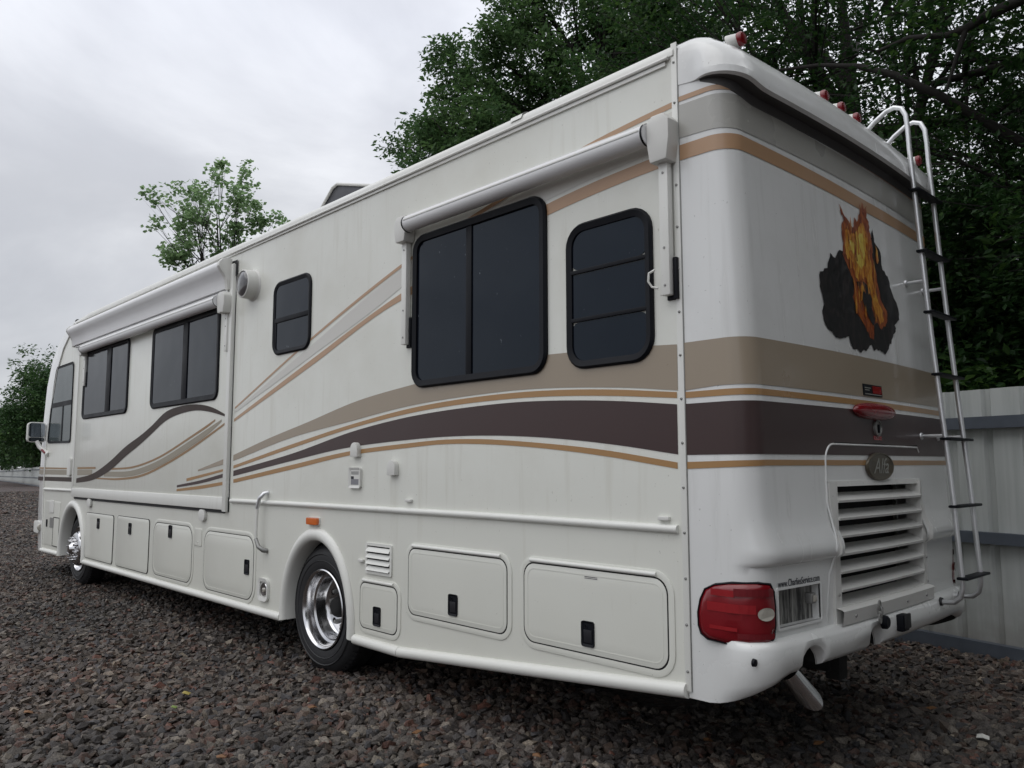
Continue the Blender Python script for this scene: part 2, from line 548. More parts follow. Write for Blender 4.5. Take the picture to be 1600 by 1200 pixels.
# rear cap ---------------------------------------------------------------
R0 = 0.12
def X0c(z): return float(np.interp(z, [1.2, 1.9, 3.15, 3.8], [1.89, 1.89, 1.95, 1.97]))
def sstep(a, b, x):
    t = max(0.0, min(1.0, (x - a) / (b - a)))
    return t * t * (3 - 2 * t)
ARC = R0 * math.pi / 2
LREAR = W - 2 * R0
def plan(s, z, off=0.0):
    """point at path length s (0 where the left corner starts to turn), pushed out by off"""
    X0 = X0c(z)
    if s <= 0:
        x, y, nx, ny = X0 + R0 + (-s / 0.2404) * (SEAM - 0.0004 - X0 - R0), 0.0, 0.0, 1.0
    elif s < ARC:
        a = s / R0
        nx, ny = -math.sin(a), math.cos(a)
        x, y = X0 + R0 + R0 * nx, -R0 + R0 * ny
    elif s <= ARC + LREAR:
        y = -R0 - (s - ARC)
        u = (-y - W / 2) / (W / 2 - R0)
        x = X0 - 0.04 * (1 - u * u)
        nx, ny = -1.0, 0.0
    elif s < 2 * ARC + LREAR:
        a = (s - ARC - LREAR) / R0
        nx, ny = -math.cos(a), -math.sin(a)
        x, y = X0 + R0 + R0 * nx, -W + R0 + R0 * ny
    else:
        x, y, nx, ny = X0 + R0 + ((s - 2 * ARC - LREAR) / 0.2404) * (SEAM - 0.0004 - X0 - R0), -W, 0.0, -1.0
    return (x + nx * off, y + ny * off, z)
def s_of_y(y): return ARC + (-y - R0)
def s_of_x(x, z): return X0c(z) + R0 - x
def mirror_s(s): return 2 * ARC + LREAR - s
GR_Y0, GR_Y1, GR_Z0, GR_Z1 = -0.722, -1.83, 0.86, 1.478       # engine grille opening
LP_Y0, LP_Y1, LP_Z0, LP_Z1 = -0.155, -0.525, 0.85, 1.018      # number plate recess
def wcorner(s):                                                # 0 on the side wall, 1 on the rear
    s = min(s, mirror_s(s))
    return sstep(-0.12, 0.6 * ARC, s)
def wshelf(s):
    s = min(s, mirror_s(s))
    return sstep(0.0, ARC + 0.02, s)
def zbot(s):
    sm = min(s, mirror_s(s))
    z = 0.50 + 0.14 * sstep(-0.15, ARC + 0.12, sm)
    if s > ARC:
        y = -R0 - (s - ARC)
        for yc, hw, h in ((-0.375, 0.105, 0.10), (-1.02, 0.085, 0.11)):
            t = abs(y - yc) / hw
            if t < 1:
                z += h * math.sqrt(1 - t * t)
    return z
def brow_z(s):
    sm = min(s, mirror_s(s))
    return 3.505 - 0.02 * sstep(-0.28, 0, sm) - 0.076 * sstep(-0.06, ARC + 0.12, sm)
def wbrow(s):
    sm = min(s, mirror_s(s))
    return sstep(-0.12, ARC * 0.9, sm)
# rows: (height function, offset function)
def rows(s):
    w, ws, zb, bz, wb = wcorner(s), wshelf(s), zbot(s), brow_z(s), wbrow(s)
    r = []
    for t, o in ((0.0, 0.004), (0.08, 0.036), (0.25, 0.056), (0.55, 0.063), (0.90, 0.062), (1.0, 0.054)):
        r.append((zb + (0.785 - zb) * t, o * w))
    r.append((0.800, 0.040 * w))
    r.append((0.806, 0.010 * w))
    r += [(z, o * ws) for z, o in ((LP_Z0, 0.006), (GR_Z0, 0.006), (0.93, 0.008), (LP_Z1, 0.014), (1.09, 0.014), (1.125, 0.014))]
    r += [(z, o * ws) for z, o in ((1.132, 0.036), (1.150, 0.050), (1.185, 0.054), (1.215, 0.047), (1.28, 0.018), (1.36, 0.004))]
    r += [(GR_Z1, 0.0), (1.7, 0.0), (1.9, 0.0), (2.3, 0.0), (2.7, 0.0), (3.0, 0.0), (3.2, 0.0)]
    r += [(bz - 0.047 * wb, 0.0), (bz - 0.045 * wb, 0.004 * wb), (bz + 0.010 * wb, 0.006 * wb), (bz + 0.002 * wb, 0.070 * wb), (bz + 0.012 * wb + 0.001, 0.084 * wb + 0.0035)]
    wt = sstep(-0.13, ARC * 0.9, min(s, mirror_s(s)))        # the roof edge rounds over more at the rear than at the seam
    lo = [(3.50, 0.0035), (3.56, 0.0035), (3.61, 0.003), (3.655, 0.002), (3.690, 0.0), (3.715, -0.008), (3.735, -0.03), (3.748, -0.10)]
    hi = [(bz + 0.045, 0.086), (3.485, 0.083), (3.53, 0.072), (3.575, 0.054), (3.620, 0.022), (3.660, -0.025), (3.698, -0.10), (3.730, -0.20)]
    for (z0_, o0_), (z1_, o1_) in zip(lo, hi):
        r.append((max(bz + 0.02, z0_ * (1 - wt) + z1_ * wt), o0_ * (1 - wt) + o1_ * wt))
    return r
s_list = [s_of_x(SEAM, 2.0), -0.19, -0.13, -0.08, -0.04] + list(np.linspace(0, ARC, 9)) + [ARC + 0.02]
ys = sorted(set([LP_Y0, LP_Y1, GR_Y0, GR_Y1, -0.20, -0.62] + [-0.375 + d for d in (-0.105, -0.102, -0.09, -0.06, -0.03, 0, 0.03, 0.06, 0.09, 0.102, 0.105)] +
     [-1.02 + d for d in (-0.085, -0.08, -0.06, -0.03, 0, 0.03, 0.06, 0.08, 0.085)] + [-1.28, -1.4, -1.55, -1.7, -1.95, -2.1, -2.25, -2.36]), reverse=True)
s_list += [s_of_y(y) for y in ys]
s_list += [mirror_s(s) for s in ([s_of_x(SEAM, 2.0), -0.13, -0.04] + list(np.linspace(0, ARC, 7)))][::-1]
cap = MB()
grid = [[plan(s, z, o) for z, o in rows(s)] for s in s_list]
nr = len(grid[0])
verts = [p for col_ in grid for p in col_]
faces = []
soffit = []
SOF = 6 + 2 + 6 + 6 + 7                      # index of the row where the brow's underside begins
for i in range(len(grid) - 1):
    sm_ = (s_list[i] + s_list[i + 1]) / 2
    yy_ = -R0 - (sm_ - ARC) if ARC < sm_ < ARC + LREAR else 1
    for k in range(nr - 1):
        zz_ = (rows(sm_)[k][0] + rows(sm_)[k + 1][0]) / 2
        if GR_Y1 < yy_ < GR_Y0 and GR_Z0 < zz_ < GR_Z1: continue
        if LP_Y1 < yy_ < LP_Y0 and LP_Z0 < zz_ < LP_Z1: continue
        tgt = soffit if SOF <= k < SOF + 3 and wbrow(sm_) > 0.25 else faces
        tgt.append((i * nr + k, (i + 1) * nr + k, (i + 1) * nr + k + 1, i * nr + k + 1))
cap.add(verts, faces)
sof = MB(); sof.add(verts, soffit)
obj('brow_soffit', sof, plain('dark_brow_underside', (0.085, 0.083, 0.083), 0.6, vary=0.3), RV, smooth=40)  # underside rows of the brow take a darker colour than the cap
# closed top of the cap behind the brow and an inner lip along the bottom edge
top_edge = [g[-1] for g in grid]
cap.add([(x, y, z) for x, y, z in top_edge] + [(SEAM, y, 3.775) for x, y, z in top_edge],
        [(i, i + 1, len(top_edge) + i + 1, len(top_edge) + i) for i in range(len(top_edge) - 1)])
rear_cap = obj('rear_cap', cap, M['cap'], RV, smooth=40)
lip = MB()
inner = [plan(s, zbot(s) + 0.03, -0.10) for s in s_list]
edge_b = [plan(s, zbot(s) + 0.001, 0.010 * wcorner(s)) for s in s_list]
lip.add(edge_b + inner, [(i, i + 1, len(grid) + i + 1, len(grid) + i) for i in range(len(grid) - 1)])
obj('bumper_underside', lip, M['under'], RV, smooth=0)

st = MB()
st.box(SEAM - 0.017, SEAM + 0.017, 0.0008, 0.008, 0.53, 3.735)
seam = obj('seam_strip', st, M['trim'], RV, bevel=0.002)
sc = MB()
for z in np.arange(0.62, 3.7, 0.215):
    sc.lathe([(0.0075, 0.0), (0.007, 0.003), (0.003, 0.005)], (SEAM, 0.0075, z), 'y', 8)
sco = obj('screw', sc, M['steel'], seam)
sco['kind'] = 'stuff'
gp = MB()
gp.box(SEAM - 0.0205, SEAM - 0.0175, -0.004, 0.0040, 0.53, 3.70)
obj('seam_sealant', gp, M['steel'], seam)

# painted stripes on the side ---------------------------------------------
STRIPES={
 'beige':([(7.263,1.694),(6.566,1.831),(5.902,1.944),(5.143,2.077),(4.461,2.146),(3.756,2.198),(3.16,2.221),(3.015,2.217),(2.719,2.21),(2.409,2.19),(2.278,2.181)],[(7.259,1.64),(6.109,1.833),(5.316,1.918),(4.451,2.004),(3.823,2.03),(3.355,2.034),(2.807,2.007),(2.511,1.981),(2.284,1.953)]),
 'gold_a':([(7.255,1.596),(6.106,1.777),(5.138,1.913),(4.45,1.986),(3.823,2.017),(3.161,2.015),(2.731,1.99),(2.285,1.945)],[(7.253,1.569),(6.105,1.745),(5.137,1.884),(4.45,1.953),(3.823,1.983),(3.162,1.98),(2.732,1.956),(2.285,1.916)]),
 'dark':([(7.252,1.548),(6.102,1.699),(5.136,1.858),(4.449,1.929),(3.823,1.958),(3.432,1.963),(2.966,1.946),(2.595,1.918),(2.286,1.885)],[(7.248,1.498),(6.099,1.638),(5.355,1.721),(4.528,1.766),(4.104,1.777),(3.488,1.765),(2.968,1.727),(2.6,1.685),(2.293,1.64)]),
 'gold_b':([(7.246,1.468),(6.097,1.604),(5.219,1.702),(4.527,1.742),(4.104,1.758),(3.761,1.753),(3.303,1.723),(2.737,1.667),(2.29,1.601)],[(7.243,1.435),(6.095,1.567),(5.217,1.671),(4.527,1.711),(4.104,1.729),(3.761,1.722),(3.303,1.694),(2.738,1.635),(2.291,1.57)]),
 's_beige':([(8.019,1.556),(7.386,1.665)],[(8.017,1.54),(7.382,1.611)]),
 's_gold_a':([(8.302,1.467),(7.378,1.569)],[(8.299,1.437),(7.377,1.548)]),
 's_dark':([(8.55,1.394),(7.931,1.454),(7.375,1.527)],[(8.547,1.371),(7.928,1.423),(7.372,1.491)]),
 's_gold_b':([(8.554,1.354),(7.926,1.401),(7.369,1.449)],[(8.552,1.331),(7.923,1.369),(7.366,1.419)]),
 'thin_up':([(7.264,2.145),(5.857,2.643),(4.689,3.002),(4.477,3.059),(3.578,3.249),(2.812,3.381),(2.437,3.416),(2.26,3.428)],[(7.262,2.127),(5.856,2.622),(4.688,2.976),(4.477,3.034),(3.578,3.22),(2.813,3.353),(2.437,3.386),(2.26,3.398)]),
 'grey_up':([(7.281,2.107),(5.854,2.579),(4.688,2.969),(4.477,3.029),(3.578,3.192),(2.813,3.325),(2.438,3.364),(2.261,3.377)],[(7.28,2.086),(5.85,2.488),(4.685,2.827),(4.475,2.901),(3.578,3.077),(2.816,3.168),(2.401,3.197),(2.265,3.207)]),
 'gold_up':([(7.276,2.034),(5.849,2.459),(4.684,2.792),(4.474,2.843),(3.698,3.021),(3.152,3.111),(2.747,3.151),(2.406,3.169),(2.266,3.177)],[(7.274,2.007),(5.846,2.409),(4.683,2.745),(4.472,2.784),(3.698,2.954),(3.152,3.042),(2.748,3.081),(2.407,3.101),(2.268,3.104)]),
 'f_dark':([(14.252,1.44),(12.286,1.442)],[(14.239,1.381),(12.275,1.381)]),
 'f_gold':([(14.208,1.585),(12.621,1.575)],[(14.202,1.56),(12.617,1.555)]),
 'f_grey':([(14.2,1.55),(12.615,1.546)],[(14.183,1.476),(12.602,1.476)]),
 'l_dark':([(12.134,1.431),(11.371,1.508),(10.752,1.655),(10.189,1.831),(9.663,1.958),(9.368,2.043),(8.951,2.182),(8.507,2.224),(8.089,2.217),(7.696,2.16),(7.42,2.083)],[(12.123,1.37),(11.357,1.425),(10.736,1.543),(10.173,1.716),(9.651,1.862),(9.357,1.956),(8.94,2.087),(8.498,2.146),(8.083,2.155),(7.692,2.112),(7.418,2.062)]),
 'l_gold_a':([(12.117,1.584),(11.317,1.587)],[(12.112,1.557),(11.313,1.561)]),
 'l_grey_a':([(12.111,1.549),(11.459,1.55)],[(12.097,1.474),(11.448,1.487)]),
 'l_gold_b':([(10.74,1.571),(9.881,1.597),(9.131,1.695),(8.262,1.893),(7.759,2.018),(7.649,2.047)],[(10.737,1.549),(9.878,1.575),(9.128,1.673),(8.259,1.87),(7.757,1.995),(7.648,2.029)]),
 'l_grey_b':([(10.957,1.526),(9.874,1.549),(9.126,1.652),(8.257,1.85),(7.755,1.976),(7.502,2.038)],[(10.948,1.466),(9.866,1.485),(9.118,1.585),(8.251,1.784),(7.751,1.923),(7.5,2.016)]),
 'l_gold_c':([(11.294,1.448),(10.364,1.453),(9.604,1.502),(8.888,1.627),(8.25,1.778),(7.75,1.913),(7.428,2.004)],[(11.292,1.433),(10.361,1.428),(9.601,1.475),(8.885,1.602),(8.248,1.751),(7.748,1.889),(7.426,1.983)]),
}

SM = {'beige': 'beige', 'gold_a': 'gold', 'dark': 'brown', 'gold_b': 'gold', 's_beige': 'beige', 's_gold_a': 'gold', 's_dark': 'brown', 's_gold_b': 'gold',
      'thin_up': 'tan', 'grey_up': 'grey', 'gold_up': 'tan', 'f_dark': 'taupe', 'f_gold': 'ochre', 'f_grey': 'greige', 'l_dark': 'taupe', 'l_gold_a': 'ochre',
      'l_grey_a': 'greige', 'l_gold_b': 'ochre', 'l_grey_b': 'greige', 'l_gold_c': 'ochre'}
SL = {'beige': 'wide beige stripe', 'gold': 'gold stripe', 'brown': 'dark brown stripe', 'tan': 'thin tan stripe', 'grey': 'pale grey tapering stripe', 'capgrey': 'grey stripe', 'greige': 'grey-beige stripe', 'ochre': 'thin ochre stripe', 'taupe': 'curling dark taupe stripe'}
SLIDE_D = 0.022
for key, (top, bot) in STRIPES.items():
    mb = MB()
    d = 0.0022
    if key[0] in 'sl' and key[1] == '_':
        d = SLIDE_D + 0.0022
    if key == 'l_dark':
        d += 0.0018
    xs, zt = smooth_curve(top, 48)
    x2, zb2 = smooth_curve(bot, 48)
    zb3 = np.interp(xs, x2, zb2)
    n = len(xs)
    mb.add([(x, d, z) for x, z in zip(xs, zt)] + [(x, d, z) for x, z in zip(xs, zb3)],
           [(i, i + 1, n + i + 1, n + i) for i in range(n - 1)])
    o = obj('stripe', mb, M[SM[key]], body_o, smooth=0)
    o['label'] = SL[SM[key]] + ' on the left side'

# stripes that run round the rear corner: (path coordinate, top, bottom); x on the side, then y on the rear
def cap_stripe(mat, top, bot, label):
    mb = MB()
    ss = [s_of_x(2.236, 2.0)] + list(np.linspace(-0.2, 0, 5)) + list(np.linspace(0.015, ARC, 10)) + list(np.linspace(ARC + 0.03, ARC + LREAR, 24)) + list(np.linspace(ARC + LREAR + 0.015, 2 * ARC + LREAR, 8))
    tp = np.array(top); bt = np.array(bot)
    zt = np.interp(ss, tp[:, 0], tp[:, 1]); zb_ = np.interp(ss, bt[:, 0], bt[:, 1])
    n = len(ss)
    mb.add([plan(s, z, 0.0026) for s, z in zip(ss, zt)] + [plan(s, z, 0.0026) for s, z in zip(ss, zb_)],
           [(i, i + 1, n + i + 1, n + i) for i in range(n - 1)])
    o = obj('stripe', mb, M[mat], rear_cap, smooth=60)
    o['label'] = label
S0 = s_of_x(2.236, 2.0)
Y = s_of_y
cap_stripe('beige', [(S0, 2.184), (3, 2.187)], [(S0, 1.95), (-0.05, 1.961), (3, 1.963)], 'wide beige stripe across the rear')
cap_stripe('gold', [(S0, 1.942), (3, 1.940)], [(S0, 1.912), (3, 1.908)], 'gold stripe above the dark band across the rear')
cap_stripe('brown', [(S0, 1.884), (3, 1.887)], [(S0, 1.637), (3, 1.643)], 'dark brown band across the rear')
cap_stripe('gold', [(S0, 1.603), (ARC, 1.612), (3, 1.617)], [(S0, 1.570), (ARC, 1.585), (3, 1.587)], 'gold stripe below the dark band across the rear')
cap_stripe('tan', [(S0, 3.187), (ARC, 3.182), (Y(-1.4), 3.150), (3, 3.143)], [(S0, 3.108), (ARC, 3.104), (Y(-1.4), 3.075), (3, 3.075)], 'tan stripe below the grey band across the rear')
cap_stripe('capgrey', [(S0, 3.396), (0.1, 3.388), (Y(-0.36), 3.368), (Y(-0.9), 3.352), (3, 3.335)], [(S0, 3.225), (ARC, 3.208), (3, 3.192)], 'grey band across the top of the rear')
cap_stripe('tan', [(S0, 3.440), (0.05, 3.436), (0.12, 3.418), (Y(-0.3), 3.392), (Y(-0.9), 3.374), (3, 3.36)], [(S0, 3.414), (0.05, 3.410), (0.12, 3.404), (Y(-0.3), 3.380), (Y(-0.9), 3.364), (3, 3.35)], 'thin tan stripe under the rear brow')
# ------------------------------------------------------------------ left side fittings
def window(x0, x1, z0, z1, r, fw=0.045, kind='slide', d0=0.0, pane='pane', split=0.5, depth=0.02, stile=0.055):
    mb = MB()
    out, inn = rrect(x0, x1, z0, z1, r), rrect(x0 + fw, x1 - fw, z0 + fw, z1 - fw, max(0.02, r - fw))
    mid = rrect(x0 + 0.012, x1 - 0.012, z0 + 0.012, z1 - 0.012, max(0.02, r - 0.012))
    n = len(out)
    mb.ring_prism(out, mid, on_side, d0, d0 + depth * 0.55, din=d0 + depth)
    mb.ring_prism(mid, inn, on_side, d0, d0 + depth - 0.0005, din=d0 + depth - 0.008)
    w = obj('window', mb, M['black'], RV, smooth=30)
    if kind == 'slide':                    # two panes side by side, the near one behind a dark meeting stile
        xm = x0 + (x1 - x0) * split
        for a, b, dd in ((x0 + fw - 0.006, xm - stile * 0.45, 0.004), (xm + stile * 0.55, x1 - fw + 0.006, 0.008)):
            p = MB(); p.box(a, b, d0 + 0.0005, d0 + dd, z0 + fw - 0.006, z1 - fw + 0.006)
            obj('pane', p, M[pane], w, smooth=0)
        s_ = MB(); s_.box(xm - stile * 0.45, xm + stile * 0.55, d0 + 0.0005, d0 + 0.013, z0 + fw - 0.006, z1 - fw + 0.006)
        obj('stile', s_, M['black'], w, bevel=0.003)
    elif kind == 'half':                   # fixed above, a vent sash below
        zm = z0 + (z1 - z0) * split
        p = MB(); p.box(x0 + fw - 0.006, x1 - fw + 0.006, d0 + 0.0005, d0 + 0.008, zm + 0.02, z1 - fw + 0.006); obj('pane', p, M[pane], w, smooth=0)
        p = MB(); p.box(x0 + fw - 0.006, x1 - fw + 0.006, d0 + 0.0005, d0 + 0.004, z0 + fw - 0.006, zm - 0.02); obj('pane', p, M[pane], w, smooth=0)
        s_ = MB(); s_.box(x0 + fw - 0.006, x1 - fw + 0.006, d0 + 0.0005, d0 + 0.014, zm - 0.02, zm + 0.02)
        s_.box(x1 - fw - 0.02, x1 - fw + 0.006, d0 + 0.0005, d0 + 0.010, z0 + fw - 0.006, zm - 0.02)
        obj('rail', s_, M['black'], w, bevel=0.003)
    elif kind == 'cab':
        zm = z0 + (z1 - z0) * split
        return w, zm
    return w

window(10.20, 12.02, 2.232, 3.175, 0.10, fw=0.06, d0=SLIDE_D, stile=0.17, split=0.41)
window(7.60, 9.42, 2.235, 3.165, 0.10, fw=0.06, d0=SLIDE_D, stile=0.13, split=0.465)
window(5.872, 6.53, 2.552, 3.205, 0.11, fw=0.04, kind='half', split=0.47)
window(3.161, 4.455, 2.115, 3.183, 0.12, fw=0.05, split=0.535, depth=0.028)
# rear side window: three lights one above another
w5 = MB()
x0, x1, z0, z1 = 2.41, 3.008, 2.113, 2.932
w5.ring_prism(rrect(x0, x1, z0, z1, 0.13), rrect(x0 + 0.012, x1 - 0.012, z0 + 0.012, z1 - 0.012, 0.118), on_side, 0, 0.012, din=0.024)
w5.ring_prism(rrect(x0 + 0.012, x1 - 0.012, z0 + 0.012, z1 - 0.012, 0.118), rrect(x0 + 0.045, x1 - 0.045, z0 + 0.045, z1 - 0.045, 0.085), on_side, 0, 0.0235, din=0.014)
w5o = obj('window', w5, M['black'], RV, smooth=30)
for a, b in ((z0 + 0.035, 2.375), (2.40, 2.645), (2.672, z1 - 0.035)):
    p = MB()
    rr_ = 0.05 if a < 2.2 or b > 2.8 else 0.006
    p.prism(rrect(x0 + 0.038, x1 - 0.038, a, b, rr_), on_side, 0.0005, 0.006)
    obj('pane', p, M['pane'], w5o, smooth=0)
for zz in (2.3875, 2.6585):
    p = MB(); p.box(x0 + 0.036, x1 - 0.036, 0.0005, 0.016, zz - 0.011, zz + 0.011)
    obj('rail', p, M['black'], w5o, bevel=0.003)
# cab window: slanted front edge, fixed light above a two-pane slider
cw = MB()
co = [(12.60, 1.955), (12.66, 1.93), (13.74, 1.945), (13.79, 1.99), (13.78, 2.10), (13.70, 2.50), (13.60, 2.86), (13.53, 3.04), (13.47, 3.095), (12.68, 3.10), (12.62, 3.05)]
ccx, ccz = 13.15, 2.5
ci = [(ccx + (a - ccx) * 0.945, ccz + (b - ccz) * 0.945) for a, b in co]
cw.ring_prism(co, ci, on_side, 0, 0.014, din=0.010)
cwo = obj('window', cw, M['black'], RV)
def zc(a, b): return (ccx + (a - ccx) * 0.95, ccz + (b - ccz) * 0.95)
p = MB(); p.prism([zc(12.60, 2.55), zc(13.675, 2.55), zc(13.60, 2.86), zc(13.53, 3.04), zc(13.47, 3.095), zc(12.68, 3.10), zc(12.62, 3.05)], on_side, 0.0005, 0.006); obj('pane', p, M['panelight'], cwo, smooth=0)
p = MB(); p.prism([zc(12.60, 1.955), zc(12.66, 1.93), zc(13.02, 1.935), zc(13.02, 2.48), zc(12.60, 2.48)], on_side, 0.0005, 0.006); obj('pane', p, M['panelight'], cwo, smooth=0)
p = MB(); p.prism([zc(13.08, 1.935), zc(13.74, 1.945), zc(13.79, 1.99), zc(13.70, 2.48), zc(13.08, 2.48)], on_side, 0.0005, 0.004); obj('pane', p, M['panelight'], cwo, smooth=0)
p = MB(); p.prism([zc(12.6, 2.48), zc(13.70, 2.48), zc(13.68, 2.55), zc(12.6, 2.55)], on_side, 0.0005, 0.012)
p.prism([zc(13.02, 1.935), zc(13.08, 1.935), zc(13.08, 2.48), zc(13.02, 2.48)], on_side, 0.0005, 0.011)
obj('rail', p, M['black'], cwo)

# slide-out room -----------------------------------------------------------
sl = MB()
sl.box(7.345, 12.30, -0.02, SLIDE_D, 1.19, 3.545)
slide = obj('slide_out', sl, M['white'], RV, bevel=0.003)
p = MB(); p.box(7.325, 7.40, -0.02, 0.040, 1.165, 3.535); obj('flange', p, M['trim'], slide, bevel=0.008)
p = MB(); p.box(7.40, 12.30, -0.02, 0.036, 1.18, 1.300); obj('flange', p, M['trim'], slide, bevel=0.010)
p = MB(); p.box(12.27, 12.33, -0.02, 0.034, 1.18, 3.50); obj('flange', p, M['trim'], slide, bevel=0.008)
p = MB(); p.box(7.317, 7.3245, -0.02, 0.004, 1.30, 3.57); p.box(7.317, 7.3248, -0.02, 0.012, 1.165, 1.30)
p.add([(7.29, 0.011, 3.57), (7.29, 0.011, 3.40), (7.60, 0.030, 3.57)], [(0, 1, 2)])
obj('rubber_seal', p, M['rubber'], slide)
p = MB(); p.box(7.40, 12.25, -0.02, 0.012, 1.150, 1.1795); obj('rubber_seal', p, M['rubber'], slide)
for x, z in ((11.52, 1.118), (7.885, 1.112)):
    p = MB(); p.prism(rrect(x - 0.075, x + 0.075, z - 0.055, z + 0.055, 0.05), on_side, 0.0005, 0.030)
    obj('stabiliser_cap', p, M['plastic'], RV, bevel=0.010)

# topper awning over the slide-out
pr = [(0.010, 3.575), (0.05, 3.583), (0.095, 3.568), (0.125, 3.535), (0.13, 3.50), (0.105, 3.46), (0.075, 3.42), (0.058, 3.38), (0.05, 3.33), (0.045, 3.300), (0.010, 3.297)]
ta = MB()
ta.loft([[(x, y + SLIDE_D, z) for y, z in pr] for x in (7.43, 12.50)])
topper = obj('slide_topper_awning', ta, M['awning'], RV, smooth=50)
for xa, xb in ((7.375, 7.43), (12.50, 12.53)):
    p = MB()
    pr2 = [(0.06 + (y - 0.06) * 1.12, 3.44 + (z - 3.44) * 1.10) for y, z in pr]
    p.loft([[(x, y + SLIDE_D, z) for y, z in pr2] for x in (xa, xb)])
    obj('end_cap', p, M['plastic'], topper, bevel=0.006)
p = MB(); p.box(7.42, 12.45, SLIDE_D + 0.0005, 0.048, 3.272, 3.290); obj('rail', p, M['awning'], topper, bevel=0.003)

def window_awning(xa, xb, zc_, d, headr, headl, arm_bot, name, r=0.056, bw=0.0):
    mb = MB(); mb.tube([(xa, d, zc_), (xb, d, zc_)], r, 20)
    roll = obj(name, mb, M['awning'], RV, smooth=50)
    p = MB(); p.box(xa + 0.02, xb - 0.02, d + r * 0.80, d + r * 1.04, zc_ + 0.010, zc_ + 0.018); p.tube([(xa + 0.02, d + r * 0.35, zc_ + r * 0.95), (xb - 0.02, d + r * 0.35, zc_ + r * 0.95)], 0.004, 6)
    obj('seam_line', p, M['trim'], roll)
    for (x0, x1, zt, zb, big) in (headr, headl):
        cx = (x0 + x1) / 2
        hw = (x1 - x0) / 2
        p = MB()
        oul = [(cx - hw * 0.75, zb), (cx + hw * 0.75, zb), (cx + hw, zb + (zt - zb) * 0.45), (cx + hw, zt - 0.04), (cx + hw * 0.55, zt), (cx - hw * 0.55, zt), (cx - hw, zt - 0.04), (cx - hw, zb + (zt - zb) * 0.45)]
        p.prism(oul, on_side, 0.004, d + r * 0.40)
        obj('arm_head', p, M['plastic'], roll, bevel=0.014)
        p = MB(); p.lathe([(r * 1.05, 0), (r * 1.05, 0.012)], (x1 + 0.001 if big else x0 - 0.013, d, zc_), 'x', 20); obj('roller_ring', p, M['black'], roll)
        p = MB(); p.box(cx - 0.028, cx + 0.028, 0.012, 0.055, arm_bot, zb + 0.01); obj('arm', p, M['trim'], roll, bevel=0.008)
        p = MB()
        bx = cx - 0.048
        p.box(bx - 0.004 - bw, bx + 0.017, 0.001, 0.030 + bw * 0.4, arm_bot - 0.02, arm_bot + 0.19)
        p.box(bx + 0.017, cx + 0.02, 0.001, 0.011, arm_bot - 0.02, arm_bot + 0.02)
        obj('bracket', p, M['black'], roll, bevel=0.004)
        for zz in (arm_bot + 0.05, arm_bot + 0.24, zb - 0.05):
            p = MB(); p.lathe([(0.007, 0.0), (0.006, 0.004), (0.0, 0.005)], (cx, 0.0548, zz), 'y', 8); obj('bolt', p, M['steel'], roll)
    return roll
aw = window_awning(2.372, 4.44, 3.262, 0.075, (2.235, 2.372, 3.345, 3.10, True), (4.442, 4.575, 3.330, 3.145, False), 2.425, 'window_awning')
p = MB(); p.tube([(2.36, 0.06, 2.56), (2.385, 0.075, 2.545), (2.39, 0.075, 2.505), (2.375, 0.065, 2.475), (2.345, 0.057, 2.465)], 0.006, 6); obj('pull_loop', p, M['trim'], aw)
window_awning(7.50, 11.88, 3.185, 0.095, (7.335, 7.498, 3.262, 3.055, True), (11.882, 12.02, 3.250, 3.10, False), 2.69, 'window_awning', bw=0.02)

# belt moulding, sill moulding, wheel-arch flares --------------------------
p = MB(); p.tube([(2.293, 0.006, 1.279), (3.7, 0.006, 1.284), (5.5, 0.006, 1.279), (7.268, 0.006, 1.271)], 0.0205, 12); obj('belt_moulding', p, M['trim'], RV, smooth=50)
p = MB(); p.tube([(12.335, 0.006, 1.262), (13.83, 0.006, 1.255)], 0.0205, 12); obj('belt_moulding', p, M['trim'], RV, smooth=50)
p = MB(); p.tube([(2.262, 0.0, 0.530), (3.4, 0.0, 0.432), (4.572, 0.0, 0.334)], 0.036, 12); obj('sill_moulding', p, M['trim'], RV, smooth=50)
p = MB(); p.tube([(4.578, 0.0, 0.334), (5.13, 0.0, 0.336)], 0.036, 12); obj('sill_moulding', p, M['trim'], RV, smooth=50)
p = MB(); p.tube([(6.25, 0.0, 0.344), (11.68, 0.0, 0.342)], 0.034, 12); obj('sill_moulding', p, M['trim'], RV, smooth=50)
p = MB(); p.tube([(12.89, 0.0, 0.352), (13.82, 0.0, 0.345)], 0.034, 12); obj('sill_moulding', p, M['trim'], RV, smooth=50)
for cx, a, b in ((RX, 0.515, 0.645), (FX, 0.56, 0.668)):
    p = MB()
    ar = arch(cx, a, b, 0.33, 30)
    def flare(t, y): return [(cx + (q[0] - cx) * t, y, 0.40 + (q[1] - 0.40) * t) for q in ar]
    p.loft([flare(1.09, 0.001), flare(1.085, 0.014), flare(1.045, 0.030), flare(1.0, 0.034), flare(0.955, 0.024), flare(0.935, -0.002), flare(0.93, -0.12), flare(0.945, -0.12)], closed=False, caps=False)
    obj('wheel_arch_flare', p, M['trim'], RV, smooth=50)

